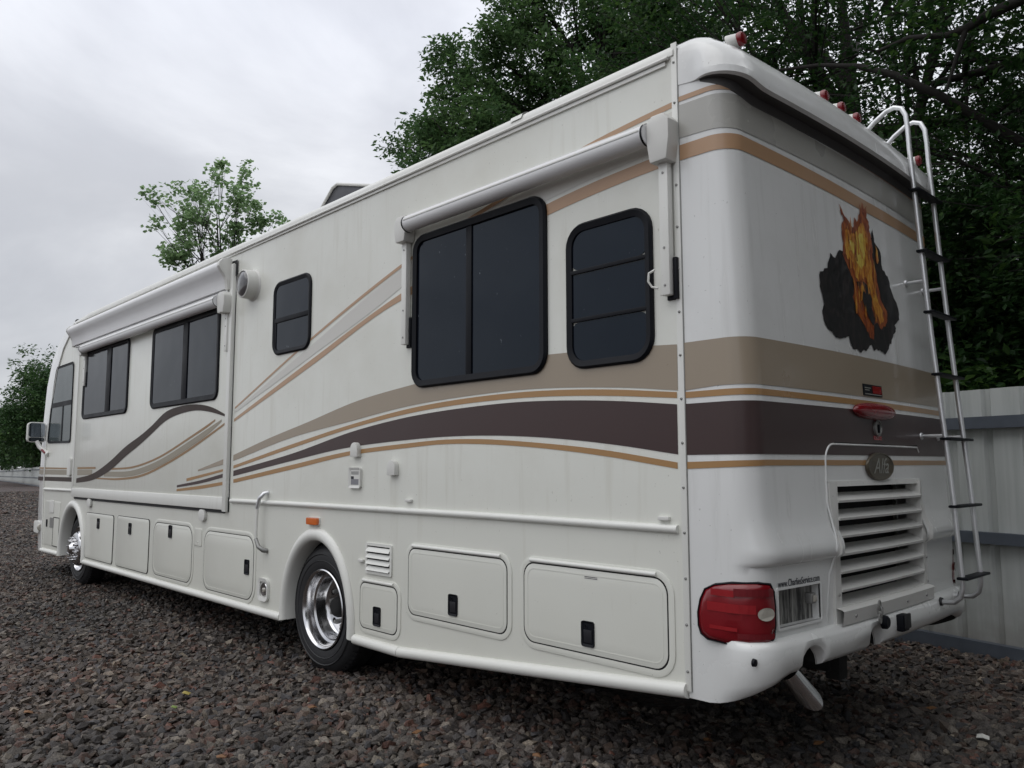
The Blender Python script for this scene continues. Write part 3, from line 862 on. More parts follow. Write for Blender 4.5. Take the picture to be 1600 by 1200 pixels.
# storage compartment doors ------------------------------------------------
def hatch(x0, x1, z0, z1, r, hx, hz, frame=True, hinge=True, hs=1.0):
    mb = MB()
    if frame:
        mb.ring_prism(rrect(x0, x1, z0, z1, r), rrect(x0 + 0.035, x1 - 0.035, z0 + 0.035, z1 - 0.035, max(0.02, r - 0.035)), on_side, 0, 0.0055, din=0.0065)
        g = 0.041
    else:
        g = 0.004
    slab = rrect(x0 + g, x1 - g, z0 + g, z1 - g, max(0.02, r - g))
    mb.prism(slab, on_side, 0.0, 0.009)
    d = obj('compartment_door', mb, M['white'], RV, bevel=0.0025)
    q = MB()
    q.ring_prism(rrect(x0 + g - 0.0065, x1 - g + 0.0065, z0 + g - 0.0065, z1 - g + 0.0065, max(0.02, r - g)), slab, on_side, 0, 0.0070)
    obj('gasket', q, M['void'], d, smooth=0)
    if frame:
        q = MB()
        s1, s2 = rrect(x0 + 0.065, x1 - 0.065, z0 + 0.065, z1 - 0.065, max(0.02, r - 0.065)), rrect(x0 + 0.071, x1 - 0.071, z0 + 0.071, z1 - 0.071, max(0.02, r - 0.071))
        q.ring_prism(s1, s2, on_side, 0.008, 0.0102)
        obj('bead', q, M['white'], d, smooth=0)
    if hinge:
        q = MB(); q.tube([(x0 + r * 0.85, 0.008, z1 - 0.022), (x1 - r * 0.75, 0.008, z1 - 0.022)], 0.012, 8); obj('hinge', q, M['trim'], d, smooth=50)
    # flush paddle latch
    w, h = 0.044 * hs, 0.066 * hs
    q = MB()
    q.ring_prism(rrect(hx - w, hx + w, hz - h, hz + h, 0.014), rrect(hx - w + 0.012, hx + w - 0.012, hz - h + 0.012, hz + h - 0.012, 0.006), on_side, 0.0085, 0.018, din=0.0115)
    q.prism(rrect(hx - w + 0.0115, hx + w - 0.0115, hz - h + 0.0115, hz + h - 0.0115, 0.006), on_side, 0.0085, 0.0105)
    hd = obj('latch', q, M['black'], d, bevel=0.002)
    q2 = MB(); q2.prism([(hx - w + 0.016, hz - h + 0.02), (hx + w - 0.016, hz - h + 0.02), (hx + w - 0.016, hz + 0.02), (hx - w + 0.016, hz + 0.02)], lambda a, b, dd: (a, dd + (b - hz) * 0.05, b), 0.010, 0.0155)
    q2.lathe([(0.009, 0), (0.009, 0.004)], (hx + w * 0.3, 0.010, hz + h * 0.55), 'y', 10)
    obj('latch_paddle', q2, plain('latch_paddle_black', (0.02, 0.021, 0.025), 0.3), d, bevel=0.0015)
    return d
hatch(10.56, 11.66, 0.405, 0.992, 0.05, 11.13, 0.868, frame=False, hinge=False)
hatch(9.345, 10.42, 0.405, 1.000, 0.05, 9.95, 0.868, frame=False, hinge=False)
hatch(8.10, 9.243, 0.385, 1.020, 0.17, 8.71, 0.905, hinge=False)
hatch(6.735, 7.878, 0.375, 1.005, 0.17, 6.89, 0.696, hinge=False)
hatch(4.565, 5.10, 0.398, 0.792, 0.10, 4.838, 0.535)
hatch(3.465, 4.515, 0.565, 1.075, 0.11, 3.996, 0.716)
big = hatch(2.325, 3.397, 0.560, 1.075, 0.12, 2.873, 0.703)
p = MB(); p.box(2.80, 2.90, 0.0088, 0.0096, 0.985, 1.012); lab = obj('notice_label', p, plain('label_white', (0.66, 0.66, 0.62), 0.5), big, smooth=0)
p = MB()
for zz in (1.006, 0.9985, 0.991): p.box(2.806, 2.894, 0.0096, 0.0098, zz - 0.0017, zz + 0.0017)
o = obj('print', p, M['ink'], big, smooth=0); o['label'] = 'lines of tiny print on the notice label'

# louvred vent behind the rear wheel
lv = MB()
x0, x1, z0, z1 = 4.672, 4.998, 0.822, 1.040
lv.ring_prism(rrect(x0, x1, z0, z1, 0.012, 2), rrect(x0 + 0.022, x1 - 0.022, z0 + 0.02, z1 - 0.02, 0.004, 2), on_side, 0, 0.012)
lvo = obj('louvre_vent', lv, M['trim'], RV)
p = MB(); p.box(x0 + 0.02, x1 - 0.02, 0.0004, 0.0016, z0 + 0.018, z1 - 0.018); obj('vent_back', p, M['void'], lvo, smooth=0)
for k in range(4):
    zt = z1 - 0.030 - k * 0.044
    p = MB(); p.prism([(0.002, zt), (0.004, zt), (0.024, zt - 0.030), (0.021, zt - 0.032)], lambda a, b, d: (d, a, b), x0 + 0.021, x1 - 0.021)
    obj('slat', p, M['trim'], lvo)

# small fittings
def hood(x, z):
    p = MB()
    oul = [(x - 0.047, z - 0.052), (x + 0.047, z - 0.052), (x + 0.047, z + 0.005)] + [(x + 0.047 * math.cos(a), z + 0.005 + 0.05 * math.sin(a)) for a in np.linspace(0, math.pi, 9)[1:-1]] + [(x - 0.047, z + 0.005)]
    p.prism(oul, on_side, 0, 0.038)
    return obj('cable_hood', p, M['plastic'], RV, bevel=0.014)
hood(5.140, 1.708); hood(4.660, 1.575)
p = MB(); p.ring_prism(rrect(5.072, 5.230, 1.425, 1.577, 0.018), rrect(5.088, 5.214, 1.441, 1.561, 0.01), on_side, 0, 0.022, din=0.016); p.prism(rrect(5.086, 5.216, 1.439, 1.563, 0.01), on_side, 0.001, 0.014)
bxo = obj('outlet_box', p, M['plastic'], RV)
p = MB(); p.box(5.10, 5.203, 0.0141, 0.0146, 1.450, 1.492); obj('box_label', p, plain('label_grey', (0.22, 0.22, 0.24), 0.5), bxo, smooth=0)
p = MB(); p.box(5.165, 5.203, 0.0141, 0.0147, 1.492, 1.512)
for zz in (1.545, 1.537, 1.529): p.box(5.10, 5.200, 0.0141, 0.0146, zz - 0.002, zz + 0.002)
o = obj('print', p, M['ink'], bxo, smooth=0); o['label'] = 'printed lines on the outlet box'
for x, z in ((4.48, 1.353), (2.372, 1.328), (5.053, 0.905)):
    p = MB(); p.box(x - 0.033, x + 0.033, 0, 0.020, z - 0.010, z + 0.010); obj('clip', p, M['plastic'], RV, bevel=0.005)
p = MB(); p.prism(rrect(5.655, 5.830, 1.122, 1.188, 0.012), on_side, 0, 0.010); mk = obj('side_marker', p, M['plastic'], RV)
p = MB(); p.prism(rrect(5.662, 5.823, 1.128, 1.182, 0.012), on_side, 0.0101, 0.034); obj('lens', p, M['amber'], mk, bevel=0.008)
p = MB(); p.ring_prism(rrect(6.470, 6.650, 0.440, 0.632, 0.05), rrect(6.498, 6.622, 0.470, 0.602, 0.02), on_side, 0, 0.024, din=0.018); p.prism(rrect(6.497, 6.623, 0.469, 0.603, 0.02), on_side, 0.001, 0.004)
dl = obj('docking_light', p, M['plastic'], RV)
p = MB(); p.lathe([(0.058, 0.0), (0.055, 0.004), (0.03, 0.001), (0.0, 0.0)], (6.56, 0.0085, 0.536), 'y', 20); obj('lens', p, M['chrome'], dl)
p = MB(); p.lathe([(0.02, 0.0), (0.018, 0.008), (0.006, 0.012)], (6.56, 0.0087, 0.532), 'y', 14); obj('bulb', p, M['clear'], dl)
# porch flood lamp high on the wall
p = MB(); p.lathe([(0.150, 0.0), (0.147, 0.010), (0.135, 0.016), (0.133, 0.09), (0.130, 0.112), (0.121, 0.116), (0.118, 0.108)], (6.955, 0.0, 3.262), 'y', 32); fl = obj('flood_lamp', p, M['plastic'], RV, smooth=50)
p = MB(); p.lathe([(0.1185, 0.0), (0.10, 0.014), (0.05, 0.026), (0.0, 0.030)], (6.955, 0.106, 3.262), 'y', 28); obj('lens', p, plain('smoked_lamp_lens', (0.06, 0.058, 0.06), 0.12, vary=0.4, scale=14, coat=0.8), fl, smooth=60)
# grab handle
p = MB(); p.tube([(6.62, 0.062, 1.245), (6.625, 0.064, 0.945)], 0.013, 10); gh = obj('grab_handle', p, M['trim'], RV, smooth=60)
p = MB(); p.tube([(6.545, 0.0, 1.36), (6.55, 0.035, 1.352), (6.585, 0.062, 1.31), (6.62, 0.063, 1.225)], [0.02, 0.021, 0.018, 0.0155], 10); obj('handle_end', p, M['alu'], gh, smooth=60)
p = MB(); p.tube([(6.53, 0.0, 0.865), (6.54, 0.035, 0.872), (6.58, 0.06, 0.90), (6.624, 0.064, 0.965)], [0.021, 0.022, 0.019, 0.0155], 10); obj('handle_end', p, M['steel'], gh, smooth=60)
# blank plate between two doors, cab door latch, front service door
p = MB(); p.prism(rrect(7.915, 8.092, 0.805, 0.975, 0.015), on_side, 0, 0.006); p.lathe([(0.010, 0), (0.008, 0.004)], (8.0, 0.006, 0.84), 'y', 8); obj('cover_plate', p, M['white'], RV, bevel=0.002)
p = MB(); p.prism(rrect(12.45, 12.60, 1.462, 1.712, 0.03), on_side, 0, 0.03); obj('entry_handle', p, M['plastic'], RV, bevel=0.01)
p = MB(); p.prism(rrect(12.93, 13.74, 0.44, 1.085, 0.02), on_side, 0, 0.005); sd = obj('service_door', p, M['white'], RV, bevel=0.002)
p = MB(); p.prism(rrect(13.24, 13.47, 0.915, 1.10, 0.03), on_side, 0.0051, 0.012); obj('fuel_flap', p, M['plastic'], sd, bevel=0.003)
p = MB(); p.box(13.22, 13.42, 0.0051, 0.010, 0.70, 0.845); obj('grille_patch', p, M['steel'], sd)
p = MB(); p.prism(rrect(13.555, 13.605, 0.70, 0.81, 0.012), on_side, 0.0051, 0.015); obj('latch', p, M['black'], sd)
p = MB(); p.ring_prism(rrect(12.93, 13.245, 0.44, 0.86, 0.01), rrect(12.94, 13.235, 0.45, 0.85, 0.01), on_side, 0.005, 0.008); obj('bead', p, M['void'], sd)
# front corner lamp and bumper end
p = MB(); p.prism(rrect(14.0, 14.3, 0.58, 0.76, 0.05), lambda a, b, d: (a, d, b), -0.06, 0.015); fb = obj('front_marker_lamp', p, M['plastic'], RV, bevel=0.015)
p = MB(); p.lathe([(0.06, 0), (0.05, 0.02), (0.0, 0.03)], (13.998, -0.02, 0.67), 'x', 16, sgn=-1); obj('lens', p, M['clear'], fb)
# door mirror
p = MB(); p.loft([[(14.02 + dx, 0.118 + yy * sc_, 2.12 + zz * sc_) for yy, zz in rrect(-0.125, 0.125, -0.155, 0.155, 0.05)] for dx, sc_ in ((-0.03, 0.97), (-0.015, 1.0), (0.06, 0.97), (0.12, 0.75), (0.14, 0.4))])
mir = obj('door_mirror', p, M['plastic'], RV, smooth=50)
p = MB(); p.prism(rrect(-0.108, 0.108, -0.075, 0.14, 0.04), lambda a, b, d: (d, 0.118 + a, 2.12 + b), 13.984, 13.9885); obj('mirror_glass', p, plain('mirror_glass', (0.30, 0.33, 0.37), 0.06, metal=1.0), mir, smooth=0)
p = MB(); p.prism(rrect(-0.108, 0.108, -0.14, -0.083, 0.03), lambda a, b, d: (d, 0.118 + a, 2.12 + b), 13.984, 13.9885); obj('mirror_glass', p, plain('convex_mirror_glass', (0.11, 0.12, 0.13), 0.1, metal=1.0), mir, smooth=0)
p = MB(); p.tube([(14.0, 0.11, 1.985), (13.97, 0.075, 1.90), (13.85, 0.03, 1.83), (13.72, 0.0, 1.775)], [0.03, 0.034, 0.036, 0.04], 10); obj('mirror_arm', p, M['plastic'], mir, smooth=60)
p = MB(); p.tube([(13.855, 0.066, 1.85), (13.755, 0.044, 1.80)], 0.016, 8); o = obj('marker_lens', p, M['red'], mir)

# wheels -------------------------------------------------------------------
def wheel(cx, cz, R, yo, front):
    """yo: y of the tyre's outer face; tyre > nothing, rim > hub, lug nuts"""
    wd = 0.27
    p = MB()
    prof = [(0.300, -0.03), (0.315, -0.004), (0.345, 0.004), (0.40, 0.006), (0.43, -0.002), (R - 0.035, -0.018), (R - 0.012, -0.04), (R, -0.065), (R, -wd + 0.065), (R - 0.012, -wd + 0.04), (R - 0.04, -wd + 0.015), (0.40, -wd), (0.30, -wd + 0.03)]
    p.lathe(prof, (cx, yo, cz), 'y', 56)
    # tread grooves and shoulder blocks as raised lugs
    for k in range(64):
        a = 2 * math.pi * k / 64
        c, s = math.cos(a), math.sin(a)
        c2, s2 = math.cos(a + 0.062), math.sin(a + 0.062)
        v = []
        for (cc, ss) in ((c, s), (c2, s2)):
            v += [(cx + (R - 0.022) * cc, yo - 0.026, cz + (R - 0.022) * ss), (cx + (R + 0.006) * cc, yo - 0.058, cz + (R + 0.006) * ss), (cx + (R + 0.006) * cc, yo - 0.10, cz + (R + 0.006) * ss), (cx + (R - 0.01) * cc, yo - 0.10, cz + (R - 0.01) * ss)]
        p.add(v, [(0, 1, 5, 4), (1, 2, 6, 5), (2, 3, 7, 6), (0, 3, 2, 1), (4, 5, 6, 7)])
    for rr_ in (0.37, 0.42):
        p.lathe([(rr_ - 0.006, 0.0), (rr_, 0.006), (rr_ + 0.006, 0.0)], (cx, yo + 0.003, cz), 'y', 48)
    w = obj('wheel', p, M['rubber'], RV, smooth=40)
    q = MB()
    if not front:
        q.lathe([(0.302, -0.02), (0.305, 0.004), (0.297, 0.010), (0.288, 0.004), (0.280, -0.012), (0.272, -0.055), (0.268, -0.075), (0.250, -0.085), (0.244, -0.12), (0.240, -0.165), (0.225, -0.185), (0.20, -0.192), (0.14, -0.190), (0.11, -0.18), (0.0, -0.18)], (cx, yo, cz), 'y', 64)
    else:
        q.lathe([(0.302, -0.02), (0.305, 0.004), (0.296, 0.010), (0.287, 0.0), (0.278, -0.03), (0.262, -0.04), (0.25, -0.02), (0.225, 0.035), (0.195, 0.060), (0.16, 0.064), (0.12, 0.060), (0.0, 0.060)], (cx, yo, cz), 'y', 64)
    rim = obj('rim', q, M['chrome'], w, smooth=45)
    dsk = -0.187 if not front else 0.063
    q = MB()
    if front:
        q.lathe([(0.095, 0.0), (0.09, 0.035), (0.06, 0.06), (0.05, 0.075), (0.0, 0.078)], (cx, yo + dsk - 0.004, cz), 'y', 28)
    else:
        q.lathe([(0.085, 0.0), (0.082, 0.05), (0.07, 0.075), (0.06, 0.085), (0.03, 0.09), (0.0, 0.09)], (cx, yo + dsk, cz), 'y', 24)
    obj('hub', q, M['under'] if not front else M['chrome'], w, smooth=45)
    for k in range(10):
        a = 2 * math.pi * (k + 0.3) / 10
        q = MB()
        r_ = 0.145
        q.lathe([(0.021, 0.0), (0.019, 0.02), (0.016, 0.026), (0.0145, 0.05 if front else 0.036), (0.006, 0.056 if front else 0.04), (0.0, 0.056 if front else 0.04)], (cx + r_ * math.cos(a), yo + dsk, cz + r_ * math.sin(a)), 'y', 8)
        obj('lug_nut', q, M['chrome'] if front else M['steel'], w)
    for k in range(10):
        a = 2 * math.pi * (k + 0.8) / 10
        r_ = 0.222 if front else 0.19
        q = MB()
        yy = yo + (0.0425 if front else -0.1895)
        q.lathe([(0.024, 0.0), (0.022, 0.0015), (0.0, 0.0016)], (cx + r_ * math.cos(a), yy, cz + r_ * math.sin(a)), 'y', 12)
        obj('hand_hole', q, M['void'], w)
    return w
wheel(5.655, 0.480, 0.492, -0.035, False)
wheel(12.15, 0.480, 0.492, -0.06, True)
for cx in (5.655, 12.15):                      # far-side tyres, plain
    for yo in ((-0.35,) if cx < 6 else ()) + (-W + 0.33,):
        p = MB(); p.lathe([(0.30, -0.03), (0.40, 0.0), (0.46, -0.02), (0.492, -0.06), (0.492, -0.21), (0.46, -0.25), (0.30, -0.26)], (cx, yo, 0.48), 'y', 40)
        obj('wheel', p, M['rubber'], RV, smooth=40)
# ------------------------------------------------------------------ rear fittings
def on_rear(a, b, d):                      # a = y across the rear, b = height, d = out of the rear face
    return plan(s_of_y(a), b, d)
def rear_strip(pts, closed=True): return pts

# engine door: slightly proud panel with a rounded head, a raised edge bead and the louvred opening
DY0, DY1 = -0.655, -1.905
def door_outline(g=0.0):
    y0, y1, zt = DY0 - g, DY1 + g, 1.694 - g
    r = 0.085
    o = [(y1, 0.845), (y1, 1.125), (y1, 1.18), (y1, zt - 0.03), (y1 + 0.03, zt)]
    o += [(-1.6, zt), (-1.28, zt), (-0.95, zt)]
    o += [(y0 - r + r * math.sin(t), zt - r + r * math.cos(t)) for t in np.linspace(0, math.pi / 2, 7)]
    o += [(y0, 1.4), (y0 - 0.004, 1.24), (y0 + 0.02, 1.18), (y0 + 0.01, 1.13), (y0 + 0.03, 1.05), (y0 + 0.055, 0.80 + g)]
    o += [(-0.9, 0.80 + g), (-1.28, 0.80 + g), (-1.6, 0.80 + g), (DY1 + 0.03 + g, 0.80 + g)]
    return o
def shelf_off(z):
    return float(np.interp(z, [0.80, 0.806, 1.125, 1.132, 1.150, 1.185, 1.215, 1.28, 1.36], [0.01, 0.006, 0.014, 0.036, 0.050, 0.054, 0.047, 0.018, 0.004]))
edge = door_outline()
eb = MB()
eb.tube([plan(s_of_y(y), z, (shelf_off(z) if 0.8 < z < 1.36 else 0.0) + 0.003) for y, z in edge[3:22]], 0.0058, 8)
eng = obj('engine_door', eb, M['cap'], RV, smooth=50)
p = MB()
for pts_, in (([(DY1 + 0.02, 1.7035), (-1.28, 1.7035), (-0.76, 1.7035)],),):
    p.tube([plan(s_of_y(y), z, 0.001) for y, z in pts_], 0.004, 6)
obj('door_gap', p, M['void'], eng)
# frame around the opening
fr = MB()
zs_f = [0.80, 0.86, 1.0, 1.125, 1.15, 1.185, 1.23, 1.30, 1.40, 1.478, 1.50]
for y_in, y_out in ((GR_Y0, GR_Y0 + 0.055), (GR_Y1, GR_Y1 - 0.060)):
    a = [plan(s_of_y(y_in), z, 0.026) for z in zs_f]
    a2 = [plan(s_of_y(y_in), z, -0.06) for z in zs_f]
    b = [plan(s_of_y(y_out), z, shelf_off(z) * (1 if z < 1.36 else 0) + 0.014) for z in zs_f]
    b2 = [plan(s_of_y(y_out), z, -0.01) for z in zs_f]
    fr.loft([a2, a, b, b2], closed=False, caps=False)
ysf = np.linspace(GR_Y0 + 0.055, GR_Y1 - 0.060, 14)
for z_in, z_out in ((GR_Z1, GR_Z1 + 0.028),):
    fr.loft([[plan(s_of_y(y), z_in, -0.06) for y in ysf], [plan(s_of_y(y), z_in, 0.012) for y in ysf], [plan(s_of_y(y), z_out, 0.006) for y in ysf], [plan(s_of_y(y), z_out + 0.002, -0.01) for y in ysf]], closed=False, caps=False)
fr.loft([[plan(s_of_y(y), z, o_) for y in ysf] for z, o_ in ((0.895, -0.05), (0.875, 0.052), (0.868, 0.060), (0.800, 0.052), (0.796, 0.040), (0.796, 0.0))], closed=False, caps=False)
obj('grille_frame', fr, M['grille_white'], eng, smooth=45)
for y, z in ((-0.80, 0.835), (-1.10, 0.835), (-1.45, 0.835), (-1.75, 0.835)):
    p = MB(); q0 = plan(s_of_y(y), z, 0.056); p.lathe([(0.010, 0.0), (0.008, 0.005), (0.0, 0.006)], q0, 'x', 8, sgn=-1); obj('bolt', p, M['steel'], eng)
for y, z in ((-0.69, 0.945), (-1.865, 1.04), (-1.865, 0.90)):
    p = MB(); q0 = plan(s_of_y(y), z, 0.030); p.lathe([(0.008, 0.0), (0.006, 0.004), (0.0, 0.005)], q0, 'x', 8, sgn=-1); obj('bolt', p, M['steel'], eng)
bk = MB()
bk.loft([[plan(s_of_y(y), z, -0.16) for y in ysf] for z in (0.80, 1.52)], closed=False, caps=False)
bk.loft([[plan(s_of_y(y), 1.481, o_) for y in ysf] for o_ in (-0.16, -0.004)], closed=False, caps=False)
obj('engine_bay', bk, M['void'], eng, smooth=0)
ysl = np.linspace(GR_Y0 - 0.0005, GR_Y1 + 0.0005, 12)
for k in range(7):                          # bowed slats, their front edges low and well forward
    zf = 1.397 - k * 0.0885
    if k == 6: zf = 0.872
    p = MB()
    sec = [(zf, 0.030), (zf + 0.012, 0.033), (zf + 0.048, -0.05), (zf + 0.038, -0.053)]
    if k == 6: sec = [(zf, 0.020), (zf + 0.013, 0.024), (zf + 0.045, -0.055), (zf + 0.035, -0.058)]
    p.loft([[plan(s_of_y(y), z, o_ ) for z, o_ in sec] for y in ysl])
    obj('slat', p, M['grille_white'], eng, smooth=30)
# round bronze emblem with raised script
ey, ez = -1.278, 1.579
p = MB(); q0 = plan(s_of_y(ey), ez, 0.0)
rg = []
for rad, d in ((0.178, 0.0), (0.178, 0.010), (0.170, 0.016), (0.160, 0.016), (0.155, 0.012), (0.0, 0.012)):
    rg.append([(q0[0] - d - 0.003, ey + rad * math.cos(t), ez + rad * 0.435 * math.sin(t)) for t in np.linspace(0, 2 * math.pi, 49)[:-1]])
p.loft(rg)
emb = obj('emblem', p, M['bronze'], RV, smooth=50)

def text_mesh(name, s, size, shear=0.0, extrude=0.0015, width=None, height=None):
    cu_ = bpy.data.curves.new(name, 'FONT')
    cu_.body = s
    cu_.size = size
    cu_.shear = shear
    cu_.extrude = extrude
    cu_.align_x = 'CENTER'
    cu_.align_y = 'CENTER'
    cu_.resolution_u = 3
    to = bpy.data.objects.new(name, cu_)
    COL.objects.link(to)
    dg = bpy.context.evaluated_depsgraph_get()
    me = bpy.data.meshes.new_from_object(to.evaluated_get(dg))
    bpy.data.objects.remove(to)
    bpy.data.curves.remove(cu_)
    xs = [v.co.x for v in me.vertices]; ys_ = [v.co.y for v in me.vertices]
    w0, h0 = max(xs) - min(xs), max(ys_) - min(ys_)
    cx, cy = (max(xs) + min(xs)) / 2, (max(ys_) + min(ys_)) / 2
    fx = width / w0 if width else 1
    fy = height / h0 if height else fx
    return me, (cx, cy, fx, fy)

def text_rear(name, s, yc, zc_, width, height, off, mat, parent, label, shear=0.0, slope=0.0):
    me, (cx, cy, fx, fy) = text_mesh(name, s, 1.0, shear, 0.02, width, height)
    for v in me.vertices:
        u, w_, dd = (v.co.x - cx) * fx, (v.co.y - cy) * fy, v.co.z
        d = off + (0.0012 if dd > 0 else 0.0)
        v.co = plan(s_of_y(yc - u), zc_ + w_ + slope * u, d)
    me.transform(Matrix.Translation(-RV.location))
    me.materials.clear(); me.materials.append(mat)
    o = bpy.data.objects.new(name, me)
    COL.objects.link(o)
    o.parent = parent
    o['label'] = label
    return o
text_rear('script_lettering', 'Alfa', ey, ez + 0.004, 0.20, 0.085, 0.0165, M['pewter'], emb, 'raised slanted script reading Alfa', shear=0.35)

# number plate recess with its lettering
rc = MB()
oo = [(LP_Y0, LP_Z0), (LP_Y1, LP_Z0), (LP_Y1, LP_Z1), (LP_Y0, LP_Z1)]
def lp(a, b, d): return plan(s_of_y(a), b, d)
for i in range(4):
    a, b = oo[i], oo[(i + 1) % 4]
    rc.add([lp(*a, 0.016), lp(*b, 0.016), lp(*b, -0.03), lp(*a, -0.03)], [(0, 1, 2, 3)])
rec = obj('plate_recess', rc, M['cap'], RV, smooth=0)
p = MB(); p.add([lp(*q, -0.026) for q in oo], [(0, 1, 2, 3)]); obj('plate_backing', p, M['plate'], rec, smooth=0)
p = MB(); p.ring_prism(rrect(LP_Y1 - 0.012, LP_Y0 + 0.012, LP_Z0 - 0.012, LP_Z1 + 0.012, 0.012, 3), rrect(LP_Y1, LP_Y0, LP_Z0, LP_Z1, 0.004, 3), lambda a, b, d: lp(a, b, d + 0.012), -0.004, 0.009); obj('recess_rim', p, M['cap'], rec, smooth=45)
p = MB(); p.box(plan(s_of_y(-0.475), 0.95, 0)[0] - 0.012, plan(s_of_y(-0.475), 0.95, 0)[0] + 0.025, -0.495, -0.455, 0.925, 0.975); pl = obj('plate_lamp', p, M['steel'], rec, bevel=0.006)
p = MB(); p.box(plan(s_of_y(-0.48), 0.95, 0)[0] - 0.02, plan(s_of_y(-0.48), 0.95, 0)[0] - 0.012, -0.492, -0.462, 0.935, 0.965); obj('lens', p, M['clear'], pl, bevel=0.003)
for zz in (0.885, 0.97):
    p = MB(); p.lathe([(0.009, 0), (0.007, 0.006), (0, 0.007)], lp(-0.168, zz, -0.026), 'x', 8, sgn=-1); obj('screw', p, M['steel'], rec)
text_rear('lettering', 'www.CharliesService.com', -0.338, 1.046, 0.365, 0.034, 0.0185, M['ink'], rear_cap, 'dark lettering reading www.CharliesService.com')

# tail lamp wrapped round the corner
def tail_lamp(mirror=False):
    oul = [(-0.170, 0.905), (-0.168, 0.845), (-0.155, 0.81), (-0.12, 0.790), (-0.03, 0.784), (0.08, 0.783), (0.15, 0.790), (0.178, 0.815), (0.190, 0.87), (0.192, 0.95), (0.185, 1.02), (0.165, 1.052), (0.11, 1.060), (0.0, 1.055), (-0.08, 1.040), (-0.13, 1.015), (-0.156, 0.965)]
    q = MB()
    def mp(a, b, d): return plan(mirror_s(a), b, d - 0.018) if mirror else plan(a, b, d)
    # grid over the outline so it follows the corner
    def inset(t): return [(0.01 + (a - 0.01) * t, 0.92 + (b - 0.92) * t) for a, b in oul]
    c = (0.01, 0.92)
    def rings(ts, ds): return [[mp(a, b, d) for a, b in inset(t)] for t, d in zip(ts, ds)]
    q.loft(rings((1.04, 1.03, 1.0, 0.97), (0.004, 0.020, 0.026, 0.016)), caps=False)
    h = obj('tail_lamp', q, M['black'], RV, smooth=50)
    q = MB()
    rr = rings((0.985, 0.96, 0.8, 0.6, 0.4, 0.2), (0.012, 0.024, 0.031, 0.033, 0.034, 0.034))
    q.loft(rr, caps=False)
    n = len(oul)
    q.add(rr[-1], [tuple(range(n))])
    ln = obj('lens', q, M['red'], h, smooth=60)
    for (a0, a1, b0, b1, mm) in ((-0.11, 0.095, 0.925, 0.965, 'redhi'), (-0.10, 0.03, 0.845, 0.862, 'redhi'), (0.02, 0.165, 1.0, 1.035, 'reddark'), (-0.09, 0.02, 0.995, 1.025, 'redhi'), (0.03, 0.165, 0.815, 0.84, 'reddark')):
        q = MB()
        aa = np.linspace(a0, a1, 8)
        q.loft([[mp(a, b, 0.0362) for a in aa] for b in (b0, b1)], closed=False, caps=False)
        obj('reflector_band', q, M[mm], h, smooth=0)
    q = MB()
    q.add([mp(0.132 + 0.033 * math.cos(t), 0.925 + 0.029 * math.sin(t), 0.0395) for t in np.linspace(0, 2 * math.pi, 25)[:-1]], [tuple(range(24))])
    obj('reverse_lens', q, M['clear'], h, smooth=0)
tail_lamp(False); tail_lamp(True)

# high brake lamp, badge, lock, sticker
by, bz_ = -1.245, 1.882
q0 = plan(s_of_y(by), bz_, 0)[0]
p = MB(); p.loft([[(q0 - d, by + (0.268 * t) * math.copysign(abs(math.cos(a)) ** 0.75, math.cos(a)), bz_ + 0.047 * t * math.sin(a)) for a in np.linspace(0, 2 * math.pi, 41)[:-1]] for t, d in ((1.0, 0.003), (1.0, 0.012), (0.94, 0.026), (0.75, 0.038), (0.4, 0.044), (0.1, 0.045))]); obj('brake_lamp', p, M['red'], RV, smooth=60)
ly, lz = -1.275, 1.793
q0 = plan(s_of_y(ly), lz, 0)[0]
p = MB(); p.lathe([(0.047, 0.003), (0.046, 0.014), (0.036, 0.018), (0.034, 0.010), (0.0, 0.010)], (q0, ly, lz), 'x', 24, sgn=-1); lk = obj('rear_lock', p, M['steel'], RV)
p = MB(); p.box(q0 - 0.020, q0 - 0.010, ly - 0.006, ly + 0.006, lz - 0.028, lz + 0.02); obj('key_slot', p, M['black'], lk, bevel=0.002)
p = MB(); p.add([on_rear(a, b, 0.0042) for a, b in ((-1.225, 1.726), (-1.335, 1.726), (-1.335, 1.748), (-1.225, 1.748))], [(0, 1, 2, 3)]); o = obj('sticker', p, M['redhi'], rear_cap, smooth=0); o['label'] = 'small red sticker below the rear lock'
p = MB(); p.prism([(-1.127, 1.970), (-1.370, 1.970), (-1.370, 2.033), (-1.127, 2.033)], lambda a, b, d: on_rear(a, b, d), 0.003, 0.009); bd = obj('badge', p, M['black'], RV, smooth=0); bd['label'] = 'small black badge with a red right half'
p = MB(); p.add([on_rear(a, b, 0.0094) for a, b in ((-1.24, 1.985), (-1.362, 1.985), (-1.362, 2.027), (-1.24, 2.027))], [(0, 1, 2, 3)]); obj('red_field', p, M['redhi'], bd, smooth=0)
p = MB()
for a0, a1, b in ((-1.14, -1.22, 2.010), (-1.14, -1.20, 1.998), (-1.14, -1.36, 1.976)): p.add([on_rear(a, bb, 0.0095) for a, bb in ((a0, b), (a1, b), (a1, b + 0.005), (a0, b + 0.005))], [(0, 1, 2, 3)])
obj('print', p, M['pewter'], bd, smooth=0)

